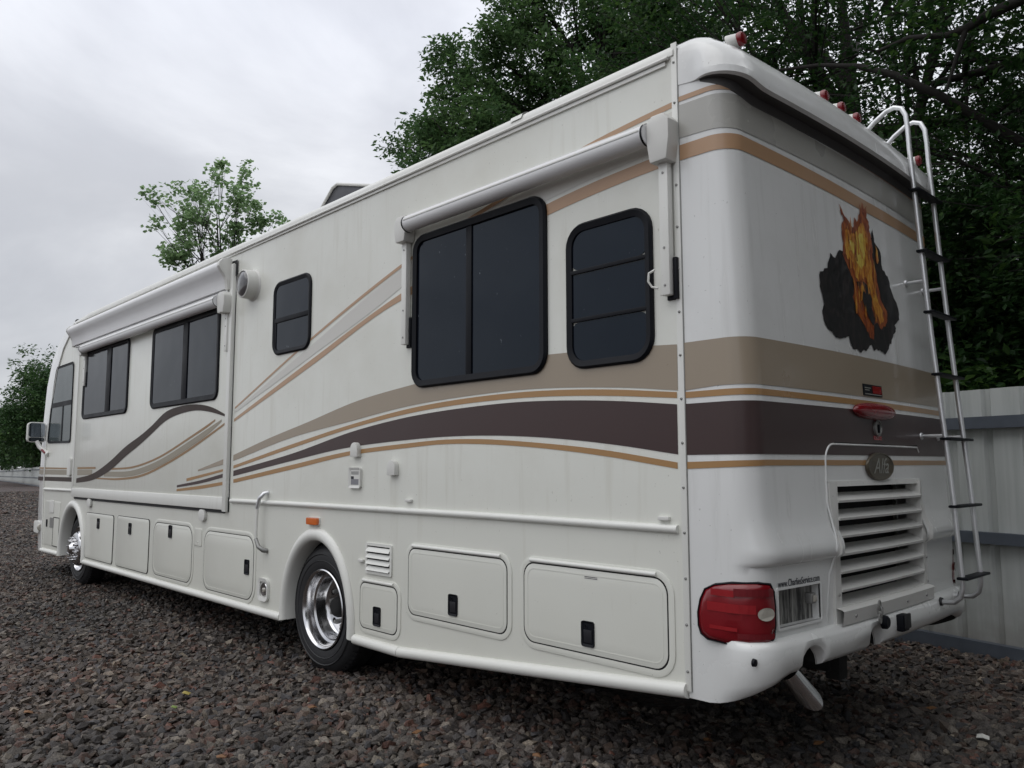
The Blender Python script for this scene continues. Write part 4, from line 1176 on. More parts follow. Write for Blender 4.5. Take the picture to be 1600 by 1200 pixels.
# campfire decal: charred logs below, flames above, as printed vinyl layers
CHAR = [(-0.748, 2.605), (-0.837, 2.638), (-0.884, 2.731), (-0.939, 2.712), (-0.994, 2.766), (-1.04, 2.767), (-1.06, 2.80), (-1.42, 2.90), (-1.455, 2.93), (-1.481, 2.992), (-1.49, 2.911), (-1.573, 2.856), (-1.577, 2.753), (-1.65, 2.726), (-1.689, 2.641), (-1.776, 2.533), (-1.77, 2.472), (-1.684, 2.429), (-1.700, 2.41), (-1.682, 2.382), (-1.65, 2.37), (-1.61, 2.330), (-1.60, 2.30), (-1.575, 2.305), (-1.55, 2.268), (-1.50, 2.235), (-1.44, 2.240), (-1.37, 2.252), (-1.33, 2.235), (-1.306, 2.270), (-1.275, 2.262), (-1.217, 2.222), (-1.19, 2.23), (-1.155, 2.208), (-1.11, 2.225), (-1.054, 2.220), (-1.03, 2.25), (-1.02, 2.285), (-0.988, 2.280), (-0.93, 2.265), (-0.86, 2.262), (-0.83, 2.29), (-0.78, 2.30), (-0.745, 2.34), (-0.735, 2.39), (-0.762, 2.43), (-0.733, 2.523)]
FLAME_OUT = [(-1.06, 2.75), (-1.085, 2.82), (-1.073, 2.88), (-1.085, 2.935), (-1.112, 2.958), (-1.105, 2.985), (-1.085, 2.985), (-1.085, 3.02), (-1.070, 3.045), (-1.105, 3.01), (-1.125, 2.985), (-1.154, 2.973), (-1.205, 2.937), (-1.225, 2.95), (-1.235, 3.005), (-1.262, 2.985), (-1.29, 3.03), (-1.312, 3.055), (-1.318, 3.109), (-1.335, 3.08), (-1.352, 3.128), (-1.375, 3.09), (-1.409, 3.119), (-1.400, 3.065), (-1.390, 3.04), (-1.418, 3.022), (-1.412, 2.97), (-1.428, 2.925), (-1.435, 2.87), (-1.42, 2.80), (-1.445, 2.74), (-1.45, 2.66), (-1.47, 2.57), (-1.545, 2.50), (-1.54, 2.44), (-1.50, 2.40), (-1.45, 2.375), (-1.40, 2.41), (-1.36, 2.39), (-1.33, 2.30), (-1.285, 2.31), (-1.24, 2.37), (-1.16, 2.43), (-1.13, 2.52), (-1.16, 2.60), (-1.13, 2.66), (-1.10, 2.70)]
FLAME_MID = [(-1.09, 2.76), (-1.105, 2.83), (-1.10, 2.88), (-1.135, 2.92), (-1.17, 2.905), (-1.225, 2.90), (-1.27, 2.94), (-1.30, 2.985), (-1.335, 3.00), (-1.36, 2.955), (-1.375, 2.90), (-1.365, 2.82), (-1.40, 2.74), (-1.395, 2.66), (-1.43, 2.56), (-1.485, 2.49), (-1.475, 2.42), (-1.43, 2.405), (-1.41, 2.45), (-1.36, 2.52), (-1.35, 2.60), (-1.315, 2.66), (-1.26, 2.65), (-1.22, 2.62), (-1.19, 2.64), (-1.165, 2.70), (-1.15, 2.78), (-1.12, 2.73)]
FLAME_IN = [(-1.13, 2.80), (-1.15, 2.85), (-1.20, 2.865), (-1.25, 2.89), (-1.29, 2.925), (-1.325, 2.93), (-1.34, 2.86), (-1.325, 2.79), (-1.30, 2.74), (-1.26, 2.70), (-1.235, 2.72), (-1.20, 2.74), (-1.175, 2.78)]
LOG = [(-1.17, 2.615), (-1.24, 2.635), (-1.33, 2.605), (-1.365, 2.54), (-1.345, 2.49), (-1.385, 2.43), (-1.36, 2.385), (-1.29, 2.42), (-1.24, 2.50)]
TONGUE = [(-1.46, 2.80), (-1.475, 2.86), (-1.465, 2.90), (-1.495, 2.86), (-1.495, 2.80), (-1.475, 2.775)]
def fill_sliced(poly, step=0.04):
    """filled outline cut into narrow upright strips, so that it can follow the bowed rear wall"""
    bm = bmesh.new()
    tri = geometry.tessellate_polygon([[Vector((a, b, 0)) for a, b in poly]])
    vs = [bm.verts.new((a, b, 0)) for a, b in poly]
    for t in tri:
        try: bm.faces.new([vs[i] for i in t])
        except ValueError: pass
    lo, hi = min(p_[0] for p_ in poly), max(p_[0] for p_ in poly)
    y = math.floor(lo / step) * step
    while y < hi:
        bmesh.ops.bisect_plane(bm, geom=bm.verts[:] + bm.edges[:] + bm.faces[:], plane_co=(y, 0, 0), plane_no=(1, 0, 0), dist=1e-6)
        y += step
    bm.verts.index_update()
    out = [(v.co.x, v.co.y) for v in bm.verts], [tuple(v.index for v in f.verts) for f in bm.faces]
    bm.free()
    return out
def ragged(poly, amp, sub, seed):
    r_ = random.Random(seed)
    out = []
    n = len(poly)
    for i in range(n):
        a, b = poly[i], poly[(i + 1) % n]
        for k in range(sub):
            t = k / sub
            L = math.hypot(b[0] - a[0], b[1] - a[1])
            j = 0 if k == 0 else amp * L
            out.append((a[0] * (1 - t) + b[0] * t + r_.uniform(-j, j), a[1] * (1 - t) + b[1] * t + r_.uniform(-j, j)))
    return out
def decal_mat(name, c1, c2, c3, scale, rough=0.3):
    m, n, l, b = new_mat(name)
    tc = n.new('ShaderNodeTexCoord')
    mp = n.new('ShaderNodeMapping'); mp.inputs['Scale'].default_value = (1, 2.6, 1.0)
    l.new(tc.outputs['Object'], mp.inputs[0])
    nz = n.new('ShaderNodeTexNoise'); nz.inputs['Scale'].default_value = scale; nz.inputs['Detail'].default_value = 6; nz.inputs['Distortion'].default_value = 1.2
    l.new(mp.outputs[0], nz.inputs['Vector'])
    r = n.new('ShaderNodeValToRGB')
    r.color_ramp.elements[0].position = 0.36; r.color_ramp.elements[0].color = (*c1, 1)
    r.color_ramp.elements[1].position = 0.66; r.color_ramp.elements[1].color = (*c3, 1)
    e = r.color_ramp.elements.new(0.5); e.color = (*c2, 1)
    l.new(nz.outputs['Fac'], r.inputs[0])
    l.new(r.outputs[0], b.inputs['Base Color'])
    b.inputs['Roughness'].default_value = rough
    b.inputs['Coat Weight'].default_value = 0.12
    return m
DM = [decal_mat('decal_charred_wood', (0.004, 0.004, 0.005), (0.007, 0.0065, 0.0075), (0.024, 0.017, 0.017), 9, 0.5),
      decal_mat('decal_ember_red', (0.10, 0.016, 0.008), (0.26, 0.055, 0.014), (0.40, 0.12, 0.02), 11),
      decal_mat('decal_flame_orange', (0.36, 0.09, 0.012), (0.56, 0.24, 0.03), (0.62, 0.38, 0.06), 13),
      decal_mat('decal_flame_yellow', (0.52, 0.28, 0.03), (0.62, 0.45, 0.06), (0.66, 0.58, 0.13), 14)]
dec = None
for k, (poly, mi, amp, sub) in enumerate(((CHAR, 0, 0.10, 3), (FLAME_OUT, 1, 0.13, 3), (FLAME_MID, 2, 0.15, 3), (FLAME_IN, 3, 0.18, 3), (TONGUE, 2, 0.12, 2), (LOG, 0, 0.1, 3))):
    if 0 < k < 5: poly = [(-1.285 + (a + 1.285) * 1.13, b) for a, b in poly]
    pg = ragged(poly, amp, sub, 40 + k)
    mb = MB()
    fl_v, fl_f = fill_sliced(pg)
    mb.add([on_rear(a, b, 0.0036 + 0.0007 * k) for a, b in fl_v], fl_f)
    if k == 0:
        dec = obj('campfire_decal', mb, DM[mi], RV, smooth=0)
        dec['label'] = 'large vinyl decal of a burning campfire'
        DEC_LAYERS = []
    else:
        o = obj('decal_layer', mb, DM[mi], dec, smooth=0)
        DEC_LAYERS.append(o)
# thin bright licks inside the flames
rl = random.Random(5)
mb = MB()
for k in range(26):
    y = rl.uniform(-1.44, -1.11); z = rl.uniform(2.42, 2.92); L = rl.uniform(0.05, 0.15); w_ = rl.uniform(0.006, 0.015); lean = rl.uniform(-0.4, 0.5)
    pts_ = [(y - w_, z), (y - w_ * 0.8 - lean * L * 0.35, z + L * 0.5), (y - lean * L * 0.5, z + L), (y + w_ * 0.7 - lean * L * 0.3, z + L * 0.5), (y + w_ * 0.6, z - L * 0.1)]
    mb.add([on_rear(a, b, 0.0074) for a, b in pts_], [(0, 1, 2, 3, 4)])
o = obj('decal_layer', mb, DM[2], dec, smooth=0); o['label'] = 'fine orange licks of flame'; o['kind'] = 'stuff'
mb = MB()
for k in range(14):
    y = rl.uniform(-1.42, -1.12); z = rl.uniform(2.45, 2.85); L = rl.uniform(0.04, 0.11); w_ = rl.uniform(0.004, 0.009); lean = rl.uniform(-0.5, 0.5)
    mb.add([on_rear(a, b, 0.0080) for a, b in ((y - w_, z), (y - w_ * 0.8 - lean * L * 0.35, z + L * 0.5), (y - lean * L * 0.5, z + L), (y + w_ * 0.7 - lean * L * 0.3, z + L * 0.5), (y + w_ * 0.6, z - L * 0.1))], [(0, 1, 2, 3, 4)])
o = obj('decal_layer', mb, DM[1], dec, smooth=0); o['label'] = 'fine ember-red licks of flame'; o['kind'] = 'stuff'

# roof marker lamps: white cone housings with red lenses
for y in (-0.14, -1.04, -1.26, -1.47, -2.46):
    p = MB(); p.tube([(2.012, y, 3.680), (1.99, y, 3.686), (1.965, y, 3.690)], [0.056, 0.046, 0.036], 18, squash=0.9)
    mk = obj('marker_lamp', p, M['plastic'], RV, smooth=50)
    p = MB(); p.lathe([(0.035, -0.002), (0.036, 0.016), (0.030, 0.025), (0.0, 0.028)], (1.965, y, 3.690), 'x', 18, sgn=-1)
    obj('lens', p, M['red'], mk, smooth=50)

# bumper fittings: sensor plug, trailer sockets, safety chain, hitch, tailpipe
q0 = plan(s_of_y(-0.13) - 0.12, 0.727, 0.075)
p = MB(); p.lathe([(0.018, -0.004), (0.016, 0.008), (0.0, 0.010)], q0, 'x', 12, sgn=-1); obj('bumper_plug', p, M['black'], RV)
bx = plan(s_of_y(-1.30), 0.74, 0.078)[0]
p = MB(); p.box(bx - 0.022, bx + 0.02, -1.35, -1.262, 0.695, 0.785); sk = obj('trailer_socket', p, M['black'], RV, bevel=0.012)
p = MB(); p.box(bx - 0.034, bx - 0.02, -1.34, -1.272, 0.712, 0.79); obj('socket_flap', p, M['rubber'], sk, bevel=0.006)
p = MB(); p.lathe([(0.036, 0.0), (0.034, 0.022), (0.025, 0.03), (0.0, 0.03)], (bx + 0.002, -1.055, 0.775), 'x', 16, sgn=-1); obj('trailer_socket', p, M['black'], RV)
for k, (zz, rot) in enumerate(((0.868, 0), (0.835, 1), (0.802, 0))):
    p = MB()
    cy_ = -0.99
    ring = []
    for t in np.linspace(0, 2 * math.pi, 15):
        a, b = 0.013 * math.cos(t), 0.024 * math.sin(t)
        ring.append((bx - 0.012 + (a if rot else 0), cy_ + (0 if rot else a), zz + b))
    p.tube(ring, 0.005, 6); o = obj('chain_link', p, M['steel'], RV)
p = MB(); p.box(2.05, 2.5, -1.14, -1.00, 0.48, 0.58); p.box(2.0, 2.08, -1.12, -1.02, 0.44, 0.62); obj('hitch', p, M['under'], RV, bevel=0.01)
tp = MB()
ax = Vector((-0.25, -0.42, -0.60)).normalized()
t0 = Vector((2.01, -0.49, 0.575))
n1 = ax.cross(Vector((0, 0, 1))).normalized(); n2 = n1.cross(ax).normalized()
L0 = 0.14
rings = []
for t, r_ in ((0, 0.052), (0.5, 0.053)):
    rings.append([t0 + ax * (L0 * t) + n1 * (r_ * math.cos(a)) + n2 * (r_ * math.sin(a)) for a in np.linspace(0, 2 * math.pi, 25)[:-1]])
rings.append([t0 + ax * (L0 + 0.075 * math.cos(a) ) + n1 * (0.055 * math.cos(a)) + n2 * (0.055 * math.sin(a)) for a in np.linspace(0, 2 * math.pi, 25)[:-1]])
rings.append([t0 + ax * (L0 + 0.075 * math.cos(a) ) + n1 * (0.048 * math.cos(a)) + n2 * (0.048 * math.sin(a)) for a in np.linspace(0, 2 * math.pi, 25)[:-1]])
rings.append([t0 + n1 * (0.047 * math.cos(a)) + n2 * (0.047 * math.sin(a)) for a in np.linspace(0, 2 * math.pi, 25)[:-1]])
tp.loft(rings, caps=False)
tpo = obj('tailpipe', tp, M['chrome'], RV, smooth=50)
p = MB(); p.tube([(2.9, -0.55, 0.56), (2.3, -0.52, 0.60), tuple(t0 + ax * 0.01)], 0.048, 14); obj('exhaust_pipe', p, M['under'], tpo, smooth=50)

# rear ladder
def rail_pts(y):
    return [(2.13, y, 3.775), (2.05, y, 3.845), (1.97, y, 3.895), (1.92, y, 3.905), (1.875, y, 3.885), (1.85, y, 3.83), (1.842, y, 3.74), (1.838, y, 3.6), (1.805, y, 3.0), (1.77, y, 2.4), (1.735, y, 1.9), (1.705, y, 1.5), (1.69, y, 1.2), (1.675, y, 0.93), (1.675, y, 0.86), (1.69, y, 0.805), (1.725, y, 0.775), (1.79, y, 0.77), (1.84, y, 0.772)]
p = MB(); p.tube(rail_pts(-1.97), 0.0155, 12)
lad = obj('ladder', p, M['alu'], RV, smooth=60)
p = MB(); p.tube(rail_pts(-2.30), 0.0155, 12); obj('side_rail', p, M['alu'], lad, smooth=60)
for zz in (3.32, 2.92, 2.53, 2.14, 1.745, 1.34, 0.92):
    x = float(np.interp(zz, [0.93, 1.2, 1.5, 1.9, 2.4, 3.0, 3.6], [1.675, 1.69, 1.705, 1.735, 1.77, 1.805, 1.838]))
    p = MB(); p.box(x - 0.045, x + 0.018, -2.345, -1.925, zz - 0.008, zz + 0.008); obj('rung', p, M['alu'] if False else M['black'], lad, bevel=0.006)
for zz in (2.735, 1.765):
    for y in (-1.97, -2.30):
        x = float(np.interp(zz, [1.5, 1.9, 2.4, 3.0], [1.705, 1.735, 1.77, 1.805]))
        xe = plan(s_of_y(y), zz, 0.0)[0]
        p = MB(); p.tube([(x, y, zz), (xe, y, zz)], 0.011, 10); p.lathe([(0.024, 0.0), (0.022, 0.01), (0.012, 0.014)], (xe, y, zz), 'x', 12, sgn=-1)
        obj('standoff', p, M['alu'], lad, smooth=60)
for y in (-1.97, -2.30):
    p = MB(); p.lathe([(0.026, -0.004), (0.024, 0.01), (0.0, 0.012)], (1.80, y, 0.771), 'x', 12, sgn=-1); obj('foot_boss', p, M['rubber'], lad)
# ------------------------------------------------------------------ ground
def ground_mat():
    m, n, l, b = new_mat('gravel_bed')
    tc = n.new('ShaderNodeTexCoord')
    vo = n.new('ShaderNodeTexVoronoi'); vo.inputs['Scale'].default_value = 20
    l.new(tc.outputs['Object'], vo.inputs['Vector'])
    r = n.new('ShaderNodeValToRGB')
    e = r.color_ramp.elements
    e[0].position = 0.0; e[0].color = (0.030, 0.027, 0.027, 1)
    e[1].position = 1.0; e[1].color = (0.125, 0.11, 0.103, 1)
    for p_, c_ in ((0.35, (0.055, 0.049, 0.047, 1)), (0.55, (0.085, 0.062, 0.054, 1)), (0.7, (0.058, 0.055, 0.057, 1))):
        k = e.new(p_); k.color = c_
    sp = n.new('ShaderNodeSeparateXYZ')
    l.new(vo.outputs['Color'], sp.inputs[0])
    l.new(sp.outputs[0], r.inputs[0])
    big = n.new('ShaderNodeTexNoise'); big.inputs['Scale'].default_value = 0.22; big.inputs['Detail'].default_value = 5
    l.new(tc.outputs['Object'], big.inputs['Vector'])
    br = n.new('ShaderNodeValToRGB')
    br.color_ramp.elements[0].position = 0.35; br.color_ramp.elements[0].color = (0.80, 0.80, 0.84, 1)
    br.color_ramp.elements[1].position = 0.7; br.color_ramp.elements[1].color = (1.40, 1.08, 0.94, 1)
    l.new(big.outputs['Fac'], br.inputs[0])
    mx = n.new('ShaderNodeMixRGB'); mx.blend_type = 'MULTIPLY'; mx.inputs[0].default_value = 1
    l.new(r.outputs[0], mx.inputs[1]); l.new(br.outputs[0], mx.inputs[2])
    l.new(mx.outputs[0], b.inputs['Base Color'])
    b.inputs['Roughness'].default_value = 0.7
    b.inputs['Specular IOR Level'].default_value = 0.3
    bp = n.new('ShaderNodeBump'); bp.inputs['Strength'].default_value = 0.9; bp.inputs['Distance'].default_value = 0.03
    l.new(vo.outputs['Distance'], bp.inputs['Height']); bp.invert = True
    l.new(bp.outputs[0], b.inputs['Normal'])
    return m
def gz(x):                                   # the lot is level round the coach and falls gently away beyond it
    return float(np.interp(x, [18, 60, 102, 201, 300, 900], [0.0, -0.24, -0.58, -1.28, -1.7, -2.0]))
gm = MB()
gx = [-300, -60, 0, 18, 30, 45, 60, 80, 102, 150, 201, 300, 900]
gm.loft([[(x, y, gz(x) - 0.012) for y in (-600, -60, 0, 60, 600)] for x in gx], closed=False, caps=False)
ground = obj('ground', gm, ground_mat(), smooth=0)
tag(ground, 'flat lot of dark crushed stone reaching to the far fence', kind='structure')

def stone_mat():
    m, n, l, b = new_mat('crushed_stone')
    at = n.new('ShaderNodeAttribute'); at.attribute_name = 'tint'
    tc = n.new('ShaderNodeTexCoord')
    nz = n.new('ShaderNodeTexNoise'); nz.inputs['Scale'].default_value = 110; nz.inputs['Detail'].default_value = 4
    l.new(tc.outputs['Object'], nz.inputs['Vector'])
    r = n.new('ShaderNodeValToRGB')
    r.color_ramp.elements[0].position = 0.32; r.color_ramp.elements[0].color = (0.55, 0.55, 0.56, 1)
    r.color_ramp.elements[1].position = 0.72; r.color_ramp.elements[1].color = (1.6, 1.58, 1.52, 1)
    l.new(nz.outputs['Fac'], r.inputs[0])
    mx = n.new('ShaderNodeMixRGB'); mx.blend_type = 'MULTIPLY'; mx.inputs[0].default_value = 1
    l.new(at.outputs['Color'], mx.inputs[1]); l.new(r.outputs[0], mx.inputs[2])
    l.new(mx.outputs[0], b.inputs['Base Color'])
    b.inputs['Roughness'].default_value = 0.62
    b.inputs['Specular IOR Level'].default_value = 0.35
    bp = n.new('ShaderNodeBump'); bp.inputs['Strength'].default_value = 0.5; bp.inputs['Distance'].default_value = 0.006
    l.new(nz.outputs['Fac'], bp.inputs['Height']); l.new(bp.outputs[0], b.inputs['Normal'])
    return m
STONE = stone_mat()

FENCE = [(-7.0, -2.12), (2.0, -4.257), (12.0, -6.62), (50.0, -12.6), (102.3, -20.5), (150.0, -28.2), (201.0, -35.5), (235.0, -40.2)]
def fence_y(x): return np.interp(x, [p_[0] for p_ in FENCE], [p_[1] for p_ in FENCE])

ICO_V, ICO_F = None, None
def ico():
    t = (1 + 5 ** 0.5) / 2
    v = np.array([(-1, t, 0), (1, t, 0), (-1, -t, 0), (1, -t, 0), (0, -1, t), (0, 1, t), (0, -1, -t), (0, 1, -t), (t, 0, -1), (t, 0, 1), (-t, 0, -1), (-t, 0, 1)], float)
    v /= np.linalg.norm(v[0])
    f = np.array([(0, 11, 5), (0, 5, 1), (0, 1, 7), (0, 7, 10), (0, 10, 11), (1, 5, 9), (5, 11, 4), (11, 10, 2), (10, 7, 6), (7, 1, 8), (3, 9, 4), (3, 4, 2), (3, 2, 6), (3, 6, 8), (3, 8, 9), (4, 9, 5), (2, 4, 11), (6, 2, 10), (8, 6, 7), (9, 8, 1)])
    return v, f
CUBE_V = np.array([(x, y, z) for z in (-1, 1) for y in (-1, 1) for x in (-1, 1)], float) * 0.68
CUBE_F = np.array([(0, 2, 1), (1, 2, 3), (4, 5, 6), (5, 7, 6), (0, 1, 4), (1, 5, 4), (2, 6, 3), (3, 6, 7), (0, 4, 2), (2, 4, 6), (1, 3, 5), (3, 7, 5)])

def rand_rot(n):
    q = rng.normal(size=(n, 4)); q /= np.linalg.norm(q, axis=1, keepdims=True)
    w, x, y, z = q.T
    return np.stack([np.stack([1 - 2 * (y * y + z * z), 2 * (x * y - z * w), 2 * (x * z + y * w)], 1),
                     np.stack([2 * (x * y + z * w), 1 - 2 * (x * x + z * z), 2 * (y * z - x * w)], 1),
                     np.stack([2 * (x * z - y * w), 2 * (y * z + x * w), 1 - 2 * (x * x + y * y)], 1)], 1)

def raw_mesh(name, verts, tris, mat, colors=None, smooth=False):
    me = bpy.data.meshes.new(name)
    nv, nf = len(verts), len(tris)
    k = tris.shape[1]
    me.vertices.add(nv); me.vertices.foreach_set('co', verts.astype(np.float32).ravel())
    me.loops.add(nf * k); me.loops.foreach_set('vertex_index', tris.astype(np.int32).ravel())
    me.polygons.add(nf)
    me.polygons.foreach_set('loop_start', np.arange(0, nf * k, k, dtype=np.int32))
    me.polygons.foreach_set('use_smooth', np.full(nf, smooth))
    me.materials.append(mat)
    if colors is not None:
        a = me.attributes.new('tint', 'FLOAT_COLOR', 'POINT')
        a.data.foreach_set('color', np.concatenate([colors, np.ones((nv, 1))], 1).astype(np.float32).ravel())
    me.update(calc_edges=True)
    return me

def stones(xy, size, shape):
    n = len(xy)
    V, F = shape
    k = len(V)
    d = 1 + rng.uniform(-0.34, 0.30, (n, k, 1))
    v = V[None] * d + rng.normal(0, 0.10, (n, k, 3))
    v *= (size[:, None] * np.stack([rng.uniform(0.8, 1.35, n), rng.uniform(0.7, 1.05, n), rng.uniform(0.45, 0.85, n)], 1))[:, None, :]
    v = np.einsum('nij,nkj->nki', rand_rot(n), v)
    # settle flatter: squash in z and rest at random heights within the top layer
    v[:, :, 2] *= 0.72
    z = rng.uniform(-0.35, 0.40, n) * size + np.interp(xy[:, 0], [18, 60, 102], [0.0, -0.24, -0.58])
    f = (F[None] + (np.arange(n) * k)[:, None, None]).reshape(-1, 3)
    base = np.array([(0.066, 0.059, 0.056), (0.100, 0.090, 0.083), (0.040, 0.036, 0.036), (0.088, 0.066, 0.055), (0.078, 0.048, 0.040), (0.150, 0.134, 0.118), (0.054, 0.054, 0.060), (0.112, 0.056, 0.044), (0.20, 0.175, 0.145)])
    pr_ = np.array([0.27, 0.20, 0.15, 0.12, 0.085, 0.075, 0.07, 0.018, 0.012]); pr_ /= pr_.sum()
    patch = np.sin(xy[:, 0] * 1.1 + 0.7 * np.sin(xy[:, 1] * 1.7)) * np.sin(xy[:, 1] * 1.35 + 0.9 * np.sin(xy[:, 0] * 0.8))
    z += 0.016 * np.sin(xy[:, 0] * 2.1 + xy[:, 1] * 0.6) * np.sin(xy[:, 1] * 2.6 - xy[:, 0] * 0.4)
    c = base[rng.choice(len(base), n, p=pr_)] * np.array([0.965, 0.92, 0.875]) * rng.uniform(0.62, 1.30, (n, 1)) * (1 + 0.16 * patch[:, None] * np.array([1.25, 1.0, 0.9]))
    v = v + np.concatenate([xy, z[:, None]], 1)[:, None, :]
    return v.reshape(-1, 3), f, np.repeat(c, k, axis=0)

def sector(r0, r1, a0, a1, density):
    area = 0.5 * (r1 * r1 - r0 * r0) * (a1 - a0)
    n = int(area * density)
    r = np.sqrt(rng.uniform(r0 * r0, r1 * r1, n)); a = rng.uniform(a0, a1, n)
    xy = np.stack([r * np.cos(a) + CAM.x, r * np.sin(a) + CAM.y], 1)
    ok = xy[:, 1] > fence_y(xy[:, 0]) - 0.05
    # nothing deep under the coach, where it is too dark to tell one stone from another
    ok &= ~((xy[:, 0] > 3.2) & (xy[:, 0] < 13.5) & (xy[:, 1] < -1.1) & (xy[:, 1] > -2.3))
    return xy[ok]
PV, PF, PC, off = [], [], [], 0
A0, A1 = math.radians(-94), math.radians(8)
for r0, r1, a0, a1, dens, s0, s1, shp in ((1.9, 6.0, A0, A1, 950, 0.016, 0.056, ico()), (6.0, 11.0, A0, A1, 700, 0.019, 0.046, (CUBE_V, CUBE_F)), (11.0, 19.0, math.radians(-24), math.radians(6), 520, 0.020, 0.042, (CUBE_V, CUBE_F)), (19.0, 34.0, math.radians(-15), math.radians(1), 190, 0.03, 0.055, (CUBE_V, CUBE_F)), (34.0, 75.0, math.radians(-13.5), math.radians(-3), 30, 0.05, 0.09, (CUBE_V, CUBE_F))):
    xy = sector(r0, r1, a0, a1, dens)
    sz = s0 + (s1 - s0) * rng.beta(1.6, 2.4, len(xy))
    v, f, c = stones(xy, sz, shp)
    PV.append(v); PF.append(f + off); PC.append(c); off += len(v)
gme = raw_mesh('gravel', np.concatenate(PV), np.concatenate(PF), STONE, np.concatenate(PC))
gravel = bpy.data.objects.new('gravel', gme); COL.objects.link(gravel)
tag(gravel, 'loose dark grey and reddish crushed stones covering the lot', kind='stuff')

# a few finds on the stones
def scrap(name, label, cat, loc, pts, mat, group=None):
    mb = MB()
    mb.add([(loc[0] + x, loc[1] + y, loc[2] + z) for x, y, z in pts], [(0, 1, 4), (1, 2, 4), (2, 3, 4), (3, 5, 4), (5, 0, 4)])
    v0 = len(mb.v)
    mb.add([(x, y, z - 0.003) for x, y, z in mb.v[:v0]], [(0, 4, 1), (1, 4, 2), (2, 4, 3), (3, 4, 5), (5, 4, 0)])
    o = obj(name, mb, mat, smooth=0)
    return tag(o, label, cat, group)
scrap('paper_scrap', 'crumpled scrap of white paper lying on the gravel near the fence', 'litter', (1.595, -1.92, 0.045),
      [(-0.035, 0.02, 0.0), (-0.01, 0.045, 0.012), (0.03, 0.03, 0.0), (0.038, -0.015, 0.008), (0.005, 0.005, 0.022), (-0.02, -0.03, 0.004)], plain('crumpled_paper', (0.62, 0.62, 0.58), 0.8))
scrap('fallen_leaf', 'yellow-green leaf lying on the stones left of the rear wheel', 'leaf', (5.62, 1.02, 0.05),
      [(-0.045, 0.0, 0.0), (-0.015, 0.025, 0.008), (0.03, 0.018, 0.0), (0.05, -0.005, 0.006), (0.0, 0.0, 0.015), (-0.01, -0.028, 0.002)], plain('yellow_leaf', (0.30, 0.24, 0.05), 0.6), 'fallen leaves on the gravel')
scrap('fallen_leaf', 'small pale green leaf lying on the stones nearest the camera', 'leaf', (5.36, 1.20, 0.05),
      [(-0.03, 0.0, 0.0), (-0.01, 0.02, 0.006), (0.02, 0.012, 0.0), (0.035, -0.004, 0.004), (0.0, 0.0, 0.01), (-0.01, -0.02, 0.002)], plain('green_leaf', (0.16, 0.23, 0.05), 0.6), 'fallen leaves on the gravel')

r_lf = random.Random(12)
BROWN = plain('dry_brown_leaf', (0.16, 0.075, 0.028), 0.7, vary=0.3, scale=30)
LEAFPTS = [(-0.04, 0.0, 0.0), (-0.012, 0.022, 0.008), (0.026, 0.016, 0.0), (0.045, -0.005, 0.006), (0.0, 0.0, 0.014), (-0.01, -0.024, 0.002)]
for k, (x, y) in enumerate(((3.15, 0.12), (3.45, 0.65), (2.65, -0.75), (3.9, 0.35), (2.2, -1.15), (4.3, 1.35), (4.75, 0.55), (2.0, -2.3), (3.6, 1.55), (5.9, 1.9))):
    an, sc_ = r_lf.uniform(0, 6.28), r_lf.uniform(0.6, 1.1)
    scrap('fallen_leaf', 'dry brown leaf lying among the stones in the foreground', 'leaf', (x, y, 0.045),
          [(sc_ * (px * math.cos(an) - py * math.sin(an)), sc_ * (px * math.sin(an) + py * math.cos(an)), pz) for px, py, pz in LEAFPTS], BROWN, 'fallen leaves on the gravel')

# ------------------------------------------------------------------ fence
def fence_mat():
    m, n, l, b = new_mat('weathered_white_sheet_metal')
    tc = n.new('ShaderNodeTexCoord')
    mp = n.new('ShaderNodeMapping'); mp.inputs['Scale'].default_value = (9, 9, 0.6)
    l.new(tc.outputs['Object'], mp.inputs[0])
    nz = n.new('ShaderNodeTexNoise'); nz.inputs['Scale'].default_value = 2; nz.inputs['Detail'].default_value = 6
    l.new(mp.outputs[0], nz.inputs['Vector'])
    r = n.new('ShaderNodeValToRGB')
    r.color_ramp.elements[0].position = 0.35; r.color_ramp.elements[0].color = (0.40, 0.42, 0.405, 1)
    r.color_ramp.elements[1].position = 0.6; r.color_ramp.elements[1].color = (0.47, 0.49, 0.475, 1)
    l.new(nz.outputs['Fac'], r.inputs[0])
    sx = n.new('ShaderNodeSeparateXYZ'); l.new(tc.outputs['Object'], sx.inputs[0])
    nd = n.new('ShaderNodeTexNoise'); nd.inputs['Scale'].default_value = 5; nd.inputs['Detail'].default_value = 6
    l.new(tc.outputs['Object'], nd.inputs['Vector'])
    md = n.new('ShaderNodeMath'); md.operation = 'MULTIPLY_ADD'; l.new(nd.outputs['Fac'], md.inputs[0]); md.inputs[1].default_value = -0.55; l.new(sx.outputs['Z'], md.inputs[2])
    mr = n.new('ShaderNodeMapRange'); mr.inputs['From Min'].default_value = 0.25; mr.inputs['From Max'].default_value = -0.2
    mr.inputs['To Max'].default_value = 0.6; l.new(md.outputs[0], mr.inputs['Value'])
    mx = n.new('ShaderNodeMixRGB'); mx.inputs[2].default_value = (0.16, 0.14, 0.115, 1)       # mud splashed along the foot
    l.new(mr.outputs[0], mx.inputs[0]); l.new(r.outputs[0], mx.inputs[1])
    l.new(mx.outputs[0], b.inputs['Base Color'])
    b.inputs['Roughness'].default_value = 0.5
    return m
FM, GM = fence_mat(), plain('grey_steel_girt', (0.10, 0.115, 0.14), 0.5, metal=0.3, vary=0.2, scale=12)
PW, PH = 0.92, 2.235
pm = MB()
pr_ = []
x = 0.0
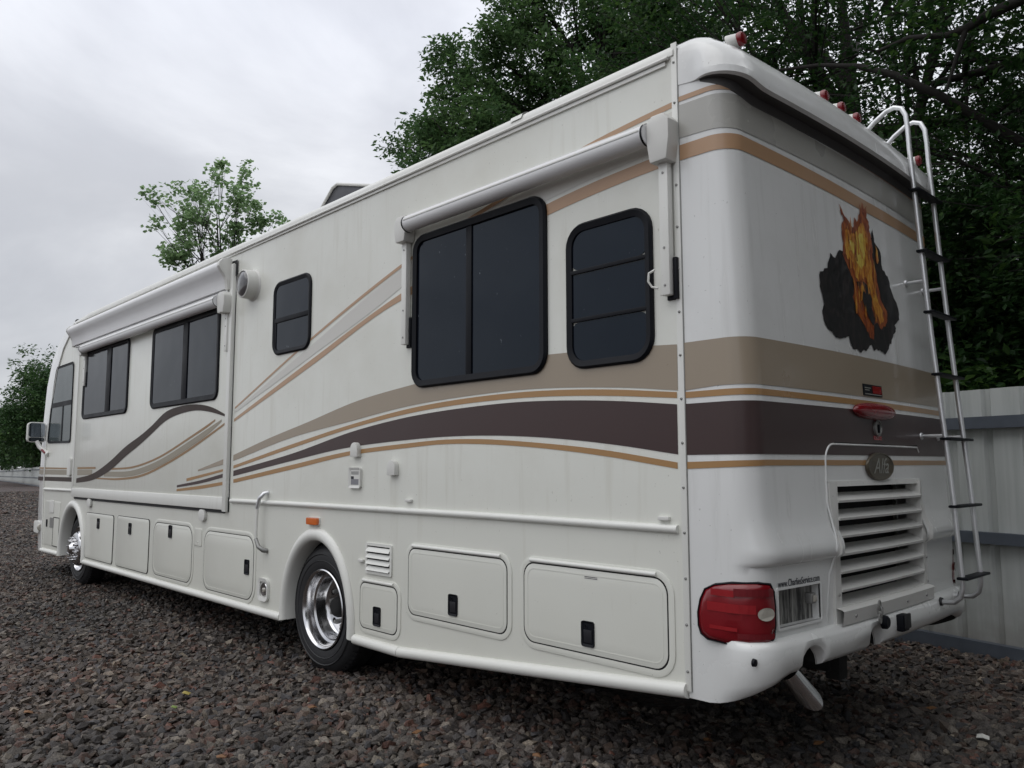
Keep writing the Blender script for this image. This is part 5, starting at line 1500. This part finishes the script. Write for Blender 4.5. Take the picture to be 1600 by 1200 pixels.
for k in range(3):
    c = (k + 0.5) * PW / 3
    pr_ += [(c - 0.040, 0.0), (c - 0.020, -0.032), (c + 0.020, -0.032), (c + 0.040, 0.0)]
pr_ = [(0.0, 0.0)] + pr_ + [(PW + 0.01, 0.002)]
pm.loft([[(a, b, z) for a, b in pr_] for z in (0.03, 1.1, PH)], closed=False, caps=False)
nn = len(pr_)
pm.add([(a, b - 0.0015, z) for z in (0.03, PH) for a, b in pr_], [(i, i + 1, nn + i + 1, nn + i) for i in range(nn - 1)])
pme = mesh_of('panel', pm, FM, smooth=0)
fence = thing('boundary_fence', 'tall white ribbed sheet metal fence behind the motorhome running off to the far trees', 'fence', (2.0, -4.257, 0))
seglen = [math.dist(FENCE[i], FENCE[i + 1]) for i in range(len(FENCE) - 1)]
npan = 0
for i in range(len(FENCE) - 1):
    a, b = Vector((*FENCE[i], 0)), Vector((*FENCE[i + 1], 0))
    L = (b - a).length
    ang = math.atan2(b.y - a.y, b.x - a.x)
    n = max(1, round(L / PW))
    for k in range(n):
        o = bpy.data.objects.new('panel', pme)
        COL.objects.link(o)
        o.parent = fence
        p_ = a.lerp(b, k / n)
        o.location = (p_.x - 2.0, p_.y + 4.257, gz(p_.x) + 0.004 * ((k * 7) % 3 - 1))
        o.rotation_euler = (0, 0, ang)
        o.scale = (L / n / PW, 1, 1)
        npan += 1
    d = (b - a).normalized()
    nrm = Vector((-d.y, d.x, 0))
    if nrm.y < 0: nrm = -nrm
    for z0, z1, dep in ((1.895, 1.995, 0.07), (0.935, 1.03, 0.07), (-0.02, 0.125, 0.08)):
        mb = MB()
        # C-section girt: web and two flanges
        q = lambda t, off_, z: tuple(a.lerp(b, t) + nrm * off_ + Vector((0, 0, z + gz(a.x * (1 - t) + b.x * t))))
        prof_ = [(0.004, z0), (dep, z0), (dep, z1), (0.004, z1), (0.004, z1 - 0.006), (dep - 0.006, z1 - 0.006), (dep - 0.006, z0 + 0.006), (0.004, z0 + 0.006)]
        mb.loft([[q(t, o_, z) for o_, z in prof_] for t in (0.0, 1.0)])
        r_o = obj('rail', mb, GM, fence, smooth=0)

# ------------------------------------------------------------------ trees
def leaf_mat(name, c1, c2, c3, trans=0.35):
    m, n, l, b = new_mat(name)
    at = n.new('ShaderNodeAttribute'); at.attribute_name = 'tint'
    sp = n.new('ShaderNodeSeparateXYZ'); l.new(at.outputs['Vector'], sp.inputs[0])
    r = n.new('ShaderNodeValToRGB')
    r.color_ramp.elements[0].color = (*c1, 1)
    r.color_ramp.elements[1].color = (*c3, 1)
    e = r.color_ramp.elements.new(0.5); e.color = (*c2, 1)
    l.new(sp.outputs[0], r.inputs[0])
    l.new(r.outputs[0], b.inputs['Base Color'])
    b.inputs['Roughness'].default_value = 0.5
    b.inputs['Specular IOR Level'].default_value = 0.35
    tr = n.new('ShaderNodeBsdfTranslucent')
    l.new(r.outputs[0], tr.inputs['Color'])
    mx = n.new('ShaderNodeMixShader'); mx.inputs[0].default_value = trans
    l.new(b.outputs[0], mx.inputs[1]); l.new(tr.outputs[0], mx.inputs[2])
    l.new(mx.outputs[0], n['Material Output'].inputs['Surface'])
    return m
BARK = plain('dark_wet_bark', (0.014, 0.012, 0.010), 0.85, vary=0.4, scale=18, bump=0.6)
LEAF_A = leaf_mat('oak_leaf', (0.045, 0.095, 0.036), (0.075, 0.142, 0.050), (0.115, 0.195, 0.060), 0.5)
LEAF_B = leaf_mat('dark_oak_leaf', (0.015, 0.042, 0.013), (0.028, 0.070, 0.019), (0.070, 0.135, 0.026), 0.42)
LEAF_C = leaf_mat('young_maple_leaf', (0.17, 0.27, 0.13), (0.22, 0.33, 0.16), (0.26, 0.38, 0.18), 0.72)
LEAF_D = leaf_mat('far_tree_leaf', (0.030, 0.072, 0.026), (0.050, 0.108, 0.034), (0.085, 0.155, 0.042))

def kmeans(P, k, it=8, r_=None):
    r_ = r_ or rng
    c = P[r_.choice(len(P), k, replace=False)]
    for _ in range(it):
        d = ((P[:, None] - c[None]) ** 2).sum(-1)
        lab = d.argmin(1)
        for i in range(k):
            if (lab == i).any(): c[i] = P[lab == i].mean(0)
    return c, lab

def crown_tips(center, radii, n, lumps, seed, spread=0.27, low_cut=-0.75):
    r_ = np.random.default_rng(seed)
    L = []
    while len(L) < lumps:
        d = r_.normal(size=3); d /= np.linalg.norm(d)
        rad = r_.uniform(0.45, 0.98)
        if d[2] * rad > low_cut: L.append(d * rad)
    L = np.array(L)
    idx = r_.integers(0, lumps, n)
    wts = r_.uniform(0.6, 1.3, lumps)[idx][:, None]
    T = L[idx] + r_.normal(0, spread, (n, 3)) * wts * np.array([1, 1, 0.75])
    T = T[(np.linalg.norm(T, axis=1) < 1.12)]
    return np.array(center) + T * np.array(radii)

def build_tree(name, base, tips, trunk_r, fork_z, leaf_mat_, leaves_per, leaf_size, cl_r, seed, n_limb=7, n_branch=42, leaf_aspect=0.5, trunk_lean=(0, 0), tubes=True, limbs=()):
    """returns (trunk mesh, crown mesh) in the tree's own frame (base at the origin)"""
    r_ = np.random.default_rng(seed)
    base = np.array(base, float)
    T = tips - base
    n_branch = min(n_branch, len(T) // 3)
    bc, bl = kmeans(T.copy(), n_branch, r_=r_)
    lc, ll = kmeans(bc.copy(), min(n_limb, n_branch), r_=r_)
    mb = MB()
    top = np.array([trunk_lean[0], trunk_lean[1], fork_z])
    zmax = T[:, 2].max()
    axis_top = np.array([T[:, 0].mean(), T[:, 1].mean(), fork_z + (zmax - fork_z) * 0.75])
    path = [np.array([0, 0, -0.2]), np.array([0.02, 0.0, 0.3]), top * 0.5 + r_.normal(0, 0.05, 3), top, top * 0.45 + axis_top * 0.55 + r_.normal(0, 0.15, 3), axis_top]
    mb.tube(path, [trunk_r * 1.35, trunk_r * 1.1, trunk_r, trunk_r * 0.92, trunk_r * 0.5, trunk_r * 0.12], 12)
    for lp_, r0_, r1_ in limbs:
        mb.tube([tuple(np.array(p_) - base) for p_ in lp_], list(np.linspace(r0_, r1_, len(lp_))), 8)
    def bez(a, b, sag, n=6):
        m = (a + b) / 2 + sag
        t = np.linspace(0, 1, n)[:, None]
        return (1 - t) ** 2 * a + 2 * t * (1 - t) * m + t * t * b
    limb_path = []
    for i in range(len(lc)):
        h = r_.uniform(0.0, 0.75)
        s = top * (1 - h) + axis_top * h
        s = s if s[2] < lc[i][2] + 0.3 else top.copy()
        e = s + (lc[i] - s) * 0.82
        P = bez(s, e, np.array([0, 0, 0.10 * np.linalg.norm(e - s)]) + r_.normal(0, 0.18, 3))
        limb_path.append(P)
        mb.tube([tuple(p) for p in P], list(np.linspace(trunk_r * 0.46, trunk_r * 0.16, len(P))), 7)
    br_path = []
    for j in range(n_branch):
        P0 = limb_path[ll[j]]
        s = P0[r_.integers(2, len(P0))]
        e = s + (bc[j] - s) * 0.9
        P = bez(s, e, np.array([0, 0, 0.12 * np.linalg.norm(e - s)]) + r_.normal(0, 0.12, 3), 5)
        br_path.append(P)
        mb.tube([tuple(p) for p in P], list(np.linspace(trunk_r * 0.17, trunk_r * 0.055, len(P))), 5, caps=False)
    tw_s = np.empty_like(T)
    for i in range(len(T)):
        P = br_path[bl[i]]
        s = P[r_.integers(1, len(P))]
        tw_s[i] = s
        if tubes:
            Q = bez(s, T[i], r_.normal(0, 0.08, 3), 3)
            mb.tube([tuple(p) for p in Q], [trunk_r * 0.05, trunk_r * 0.035, trunk_r * 0.015], 3, caps=False)
    # leaves: sprays round each tip and along the outer half of its twig
    n = len(T) * leaves_per
    ti = np.repeat(np.arange(len(T)), leaves_per)
    along = np.where(r_.random(n) < 0.35, r_.uniform(0.55, 1.0, n), 1.0)
    c = tw_s[ti] * (1 - along[:, None]) + T[ti] * along[:, None]
    off_ = r_.normal(0, 1, (n, 3))
    off_ /= np.maximum(1.0, np.linalg.norm(off_, axis=1, keepdims=True) / 1.75)
    off_ = off_ * np.array([cl_r, cl_r, cl_r * 0.55]) * r_.uniform(0.5, 1.15, (len(T), 1))[ti]
    p = c + off_
    # each leaf: a folded, pointed blade
    u = r_.normal(size=(n, 3)) * np.array([1, 1, 0.45]) + off_ / cl_r * 0.5
    u[:, 2] -= 0.25
    u /= np.linalg.norm(u, axis=1, keepdims=True)
    nrm = r_.normal(size=(n, 3)) * 0.55 + np.array([0, 0, 1.0])
    w = np.cross(nrm, u); w /= np.linalg.norm(w, axis=1, keepdims=True) + 1e-9
    nn_ = np.cross(u, w)
    ls = leaf_size * r_.uniform(0.6, 1.3, n)[:, None]
    V = np.stack([p, p + u * ls * 0.5 + w * ls * leaf_aspect * 0.5 + nn_ * ls * 0.08, p + u * ls, p + u * ls * 0.5 - w * ls * leaf_aspect * 0.5 + nn_ * ls * 0.08], 1).reshape(-1, 3)
    q = np.arange(n)[:, None] * 4
    F = np.concatenate([q + np.array([[0, 1, 2]]), q + np.array([[0, 2, 3]])], 0)
    tint = np.clip(r_.normal(0.42, 0.17, n) + r_.normal(0, 0.13, len(T))[ti], 0, 1)
    colr = np.repeat(np.stack([tint, tint, tint], 1), 4, axis=0)
    return mesh_of(name + '_trunk', mb, BARK, smooth=60), raw_mesh(name + '_crown', V, F, leaf_mat_, colr)

def place_tree(name, meshes, loc, label, group, rotz=0.0, scale=1.0, cat='tree', crown_mat=None):
    t = thing(name, label, cat, loc, group)
    t.rotation_euler = (0, 0, rotz)
    t.scale = (scale,) * 3
    for nm, me in zip(('trunk', 'crown'), meshes):
        o = bpy.data.objects.new(nm, me)
        COL.objects.link(o)
        o.parent = t
    return t
GT = 'big trees behind the fence'
# oak whose crown stands against the sky above the roof: boughs reaching out to the left
LUMPS_A = [(10.03, -5.76, 9.14), (10.82, -5.91, 9.15), (11.51, -6.18, 9.25), (10.29, -5.99, 8.36), (11.35, -5.82, 8.31), (10.29, -5.46, 7.6), (11.23, -5.42, 7.77), (11.89, -5.7, 7.87), (10.81, -5.38, 7.27), (11.05, -6.19, 7.57), (10.1, -5.68, 7.49), (10.3, -6.49, 8.79), (10.81, -6.97, 9.93), (10.13, -6.17, 9.83), (10.13, -7.17, 10.24), (9.4, -6.41, 8.9), (9.89, -6.91, 8.41), (10.64, -7.15, 8.23), (10.21, -6.08, 7.88), (9.68, -7.58, 9.7), (8.99, -6.79, 8.29), (9.08, -7.63, 9.98), (9.45, -8.24, 9.47), (8.33, -7.79, 9.47), (8.66, -8.41, 9.1), (10.6, -5.08, 6.83), (10.93, -5.79, 6.93), (11.92, -5.65, 7.49), (7.87, -8.12, 9.53), (9.86, -7.42, 10.75), (8.45, -7.24, 10.27), (10.14, -6.67, 10.55), (8.55, -8.93, 11.06)]
def lump_tips(L, n, spread, seed):
    r_ = np.random.default_rng(seed)
    L = np.array(L)
    k = r_.integers(0, len(L), n)
    w = r_.uniform(0.6, 1.25, (len(L), 1))[k]
    g = r_.normal(0, 1, (n, 3))
    g /= np.maximum(1.0, np.linalg.norm(g, axis=1, keepdims=True) / 1.6)
    return L[k] + g * np.array(spread) * w
tipsA = np.concatenate([lump_tips(LUMPS_A, 380, (0.32, 0.32, 0.27), 61), crown_tips((8.3, -8.9, 8.6), (3.0, 3.0, 4.4), 250, 34, 11, spread=0.20)])
oakA = build_tree('oak', (9.0, -8.9, 0), tipsA, 0.26, 3.6, LEAF_A, 95, 0.105, 0.20, 3, 9, 70)
place_tree('oak_tree', oakA, (9.0, -8.9, 0), 'tall green oak with its leafy edge against the sky above the motorhome roof', GT)
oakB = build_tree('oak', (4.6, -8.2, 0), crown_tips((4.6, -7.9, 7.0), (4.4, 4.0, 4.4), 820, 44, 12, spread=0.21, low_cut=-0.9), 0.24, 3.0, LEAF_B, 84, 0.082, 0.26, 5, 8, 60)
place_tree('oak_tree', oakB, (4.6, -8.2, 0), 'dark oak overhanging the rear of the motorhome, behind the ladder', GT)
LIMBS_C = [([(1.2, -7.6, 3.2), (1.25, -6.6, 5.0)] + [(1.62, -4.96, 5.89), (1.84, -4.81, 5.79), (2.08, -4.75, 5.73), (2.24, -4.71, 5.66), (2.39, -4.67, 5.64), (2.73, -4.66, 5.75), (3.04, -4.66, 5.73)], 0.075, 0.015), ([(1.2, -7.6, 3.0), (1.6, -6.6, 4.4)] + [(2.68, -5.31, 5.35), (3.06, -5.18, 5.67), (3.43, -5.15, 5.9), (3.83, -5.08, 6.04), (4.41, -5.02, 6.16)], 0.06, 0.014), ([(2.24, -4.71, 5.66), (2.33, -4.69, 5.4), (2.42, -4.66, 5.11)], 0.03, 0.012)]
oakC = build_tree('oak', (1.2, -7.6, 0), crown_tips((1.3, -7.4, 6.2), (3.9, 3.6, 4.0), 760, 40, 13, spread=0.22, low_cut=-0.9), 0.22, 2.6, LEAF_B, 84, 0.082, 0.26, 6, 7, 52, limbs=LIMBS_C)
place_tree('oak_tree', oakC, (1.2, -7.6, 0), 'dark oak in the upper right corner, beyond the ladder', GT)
for k, (src, x, y, rz, s, lab) in enumerate(((oakB, 7.2, -15.0, 2.1, 0.80, 'shaded oak standing in the gap between the two nearer oaks'),
                                           (oakC, 3.4, -13.0, 1.2, 0.80, 'shaded oak just right of the ladder, behind the nearest oaks'),
                                           (oakA, 0.6, -14.5, 4.0, 0.66, 'shaded oak at the right edge, behind the oak with the bare limb'),
                                           (oakC, 20.7, -13.2, 2.6, 0.85, 'oak farther back whose top just shows above the roof line'),
                                           (oakC, -2.9, -6.4, 2.6, 1.1, 'oak past the right edge by the near end of the fence'),
                                           (oakB, -6.8, -5.6, 4.4, 1.05, 'oak by the fence end, outside the right edge'))):
    place_tree('oak_tree', src, (x, y, 0), lab, GT, rz, s)
# unseen oaks added beside and behind the camera to shade the coach's rear
for k, (src, x, y, rz, s) in enumerate(((oakB, -8.6, -1.6, 0.4, 1.05), (oakC, -10.4, 3.4, 1.7, 1.15), (oakB, -12.5, -4.6, 3.0, 1.2), (oakC, -6.4, -9.6, 5.0, 1.2), (oakB, -14.0, 0.6, 2.2, 1.25), (oakB, -9.2, 8.2, 1.1, 1.1), (oakC, -12.5, 6.0, 4.1, 1.3), (oakC, -7.4, -4.6, 0.2, 1.0))):
    place_tree('oak_tree', src, (x, y, 0), 'unseen oak outside the view, added to shade the motorhome rear', GT, rz, s)
# thicket under the oaks
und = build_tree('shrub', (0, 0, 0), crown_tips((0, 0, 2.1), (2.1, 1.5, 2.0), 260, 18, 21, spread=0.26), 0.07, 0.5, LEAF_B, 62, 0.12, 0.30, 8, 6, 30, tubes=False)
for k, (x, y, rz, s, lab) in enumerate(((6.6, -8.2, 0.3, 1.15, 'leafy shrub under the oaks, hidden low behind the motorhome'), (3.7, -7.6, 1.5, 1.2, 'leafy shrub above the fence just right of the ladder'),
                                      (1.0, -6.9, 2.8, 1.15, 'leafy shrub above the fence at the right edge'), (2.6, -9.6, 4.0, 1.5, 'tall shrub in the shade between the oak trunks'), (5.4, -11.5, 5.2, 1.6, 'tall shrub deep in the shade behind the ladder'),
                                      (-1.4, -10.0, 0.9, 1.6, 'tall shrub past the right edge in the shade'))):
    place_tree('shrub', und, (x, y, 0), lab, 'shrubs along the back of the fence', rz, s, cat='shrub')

# young maple against the sky
r_ = np.random.default_rng(77)
mc = np.array([23.9, -7.0, 0])
LUMPS_M = [(24.14, -6.37, 10.89), (23.96, -6.8, 11.03), (24.07, -6.56, 10.44), (23.88, -7.0, 10.39), (23.81, -7.16, 10.73), (23.7, -7.42, 11.04), (23.71, -7.4, 10.45), (23.91, -6.92, 9.97), (24.09, -6.5, 9.81), (24.27, -6.06, 10.06), (24.38, -5.77, 10.06), (24.51, -5.4, 10.27), (24.61, -5.11, 10.22), (24.58, -5.18, 9.73), (24.66, -4.97, 9.54), (24.54, -5.31, 9.45), (24.42, -5.65, 9.49), (24.32, -5.91, 9.23), (24.19, -6.26, 9.17), (24.01, -6.69, 9.22), (23.87, -7.03, 9.26), (23.74, -7.32, 9.5), (23.65, -7.53, 10.25), (23.6, -7.63, 9.85), (23.71, -7.39, 8.99), (23.56, -7.72, 9.55), (23.44, -7.98, 9.78), (23.39, -8.08, 9.38), (23.24, -8.37, 9.61), (23.17, -8.51, 9.46), (23.34, -8.17, 9.07), (23.51, -7.82, 9.04), (23.63, -7.57, 8.7), (23.86, -7.05, 8.65), (24.04, -6.62, 8.6), (24.25, -6.1, 8.64), (24.44, -5.58, 8.98), (24.53, -5.33, 9.05), (24.66, -4.96, 8.5), (24.59, -5.18, 8.57), (24.61, -5.1, 8.22), (24.47, -5.51, 8.53), (24.34, -5.86, 8.31), (24.17, -6.29, 8.16), (23.96, -6.81, 8.11), (23.78, -7.24, 8.26), (24.55, -5.29, 7.89), (24.48, -5.49, 7.77), (24.37, -5.79, 7.9), (24.24, -6.14, 7.74), (24.07, -6.56, 7.78), (24.42, -5.64, 7.49), (24.51, -5.39, 7.32), (24.33, -5.9, 7.32), (23.92, -6.91, 7.61), (23.81, -7.16, 7.94)]
LM = np.array([23.9, -6.9, 8.0]) + (np.array(LUMPS_M) - np.array([23.9, -6.9, 8.0])) * np.array([0.84, 0.84, 0.97]) + np.array([-0.15, -0.14, 0.0]) + np.array([0.68, 0.72, 0.0]) * r_.normal(0, 0.7, (len(LUMPS_M), 1)) * np.array([1, -1, 0])
mt = lump_tips(LM, 520, (0.17, 0.17, 0.15), 78)
maple = build_tree('maple', mc, mt, 0.09, 4.6, LEAF_C, 9, 0.135, 0.11, 31, 7, 52, leaf_aspect=0.9)
place_tree('maple_tree', maple, tuple(mc), 'slender young maple with loose open foliage against the sky above the front awning', None)

# trees beyond the far end of the fence
far = build_tree('far_tree', (0, 0, 0), crown_tips((0, 0, 7.2), (4.8, 4.8, 6.0), 520, 40, 41, spread=0.2), 0.25, 2.2, LEAF_D, 52, 0.34, 0.55, 9, 8, 50, tubes=False)
GF = 'trees beyond the far end of the fence'
for k, (x, y, rz, s, lab) in enumerate(((114.7, -24.6, 0.0, 1.36, 'tall far tree rising beside the cab of the motorhome'),
                                      (131.7, -26.5, 1.9, 1.14, 'rounded far tree behind the door mirror'),
                                      (186.0, -35.3, 3.3, 1.24, 'far tree at the left edge of the picture'),
                                      (231.1, -39.3, 4.6, 1.33, 'far tree just past the left edge'),
                                      (146.1, -30.6, 5.4, 1.03, 'far tree behind the others, between mirror and cab'),
                                      (161.2, -32.0, 2.5, 0.99, 'far tree standing behind the rounded one'),
                                      (119.8, -28.9, 0.6, 1.33, 'far tree hidden behind the front of the motorhome'),
                                      (211.0, -37.9, 3.9, 1.13, 'low far tree at the very left edge, behind the others'))):
    place_tree('far_tree', far, (x, y, gz(x) - 0.1), lab, GF, rz, s)
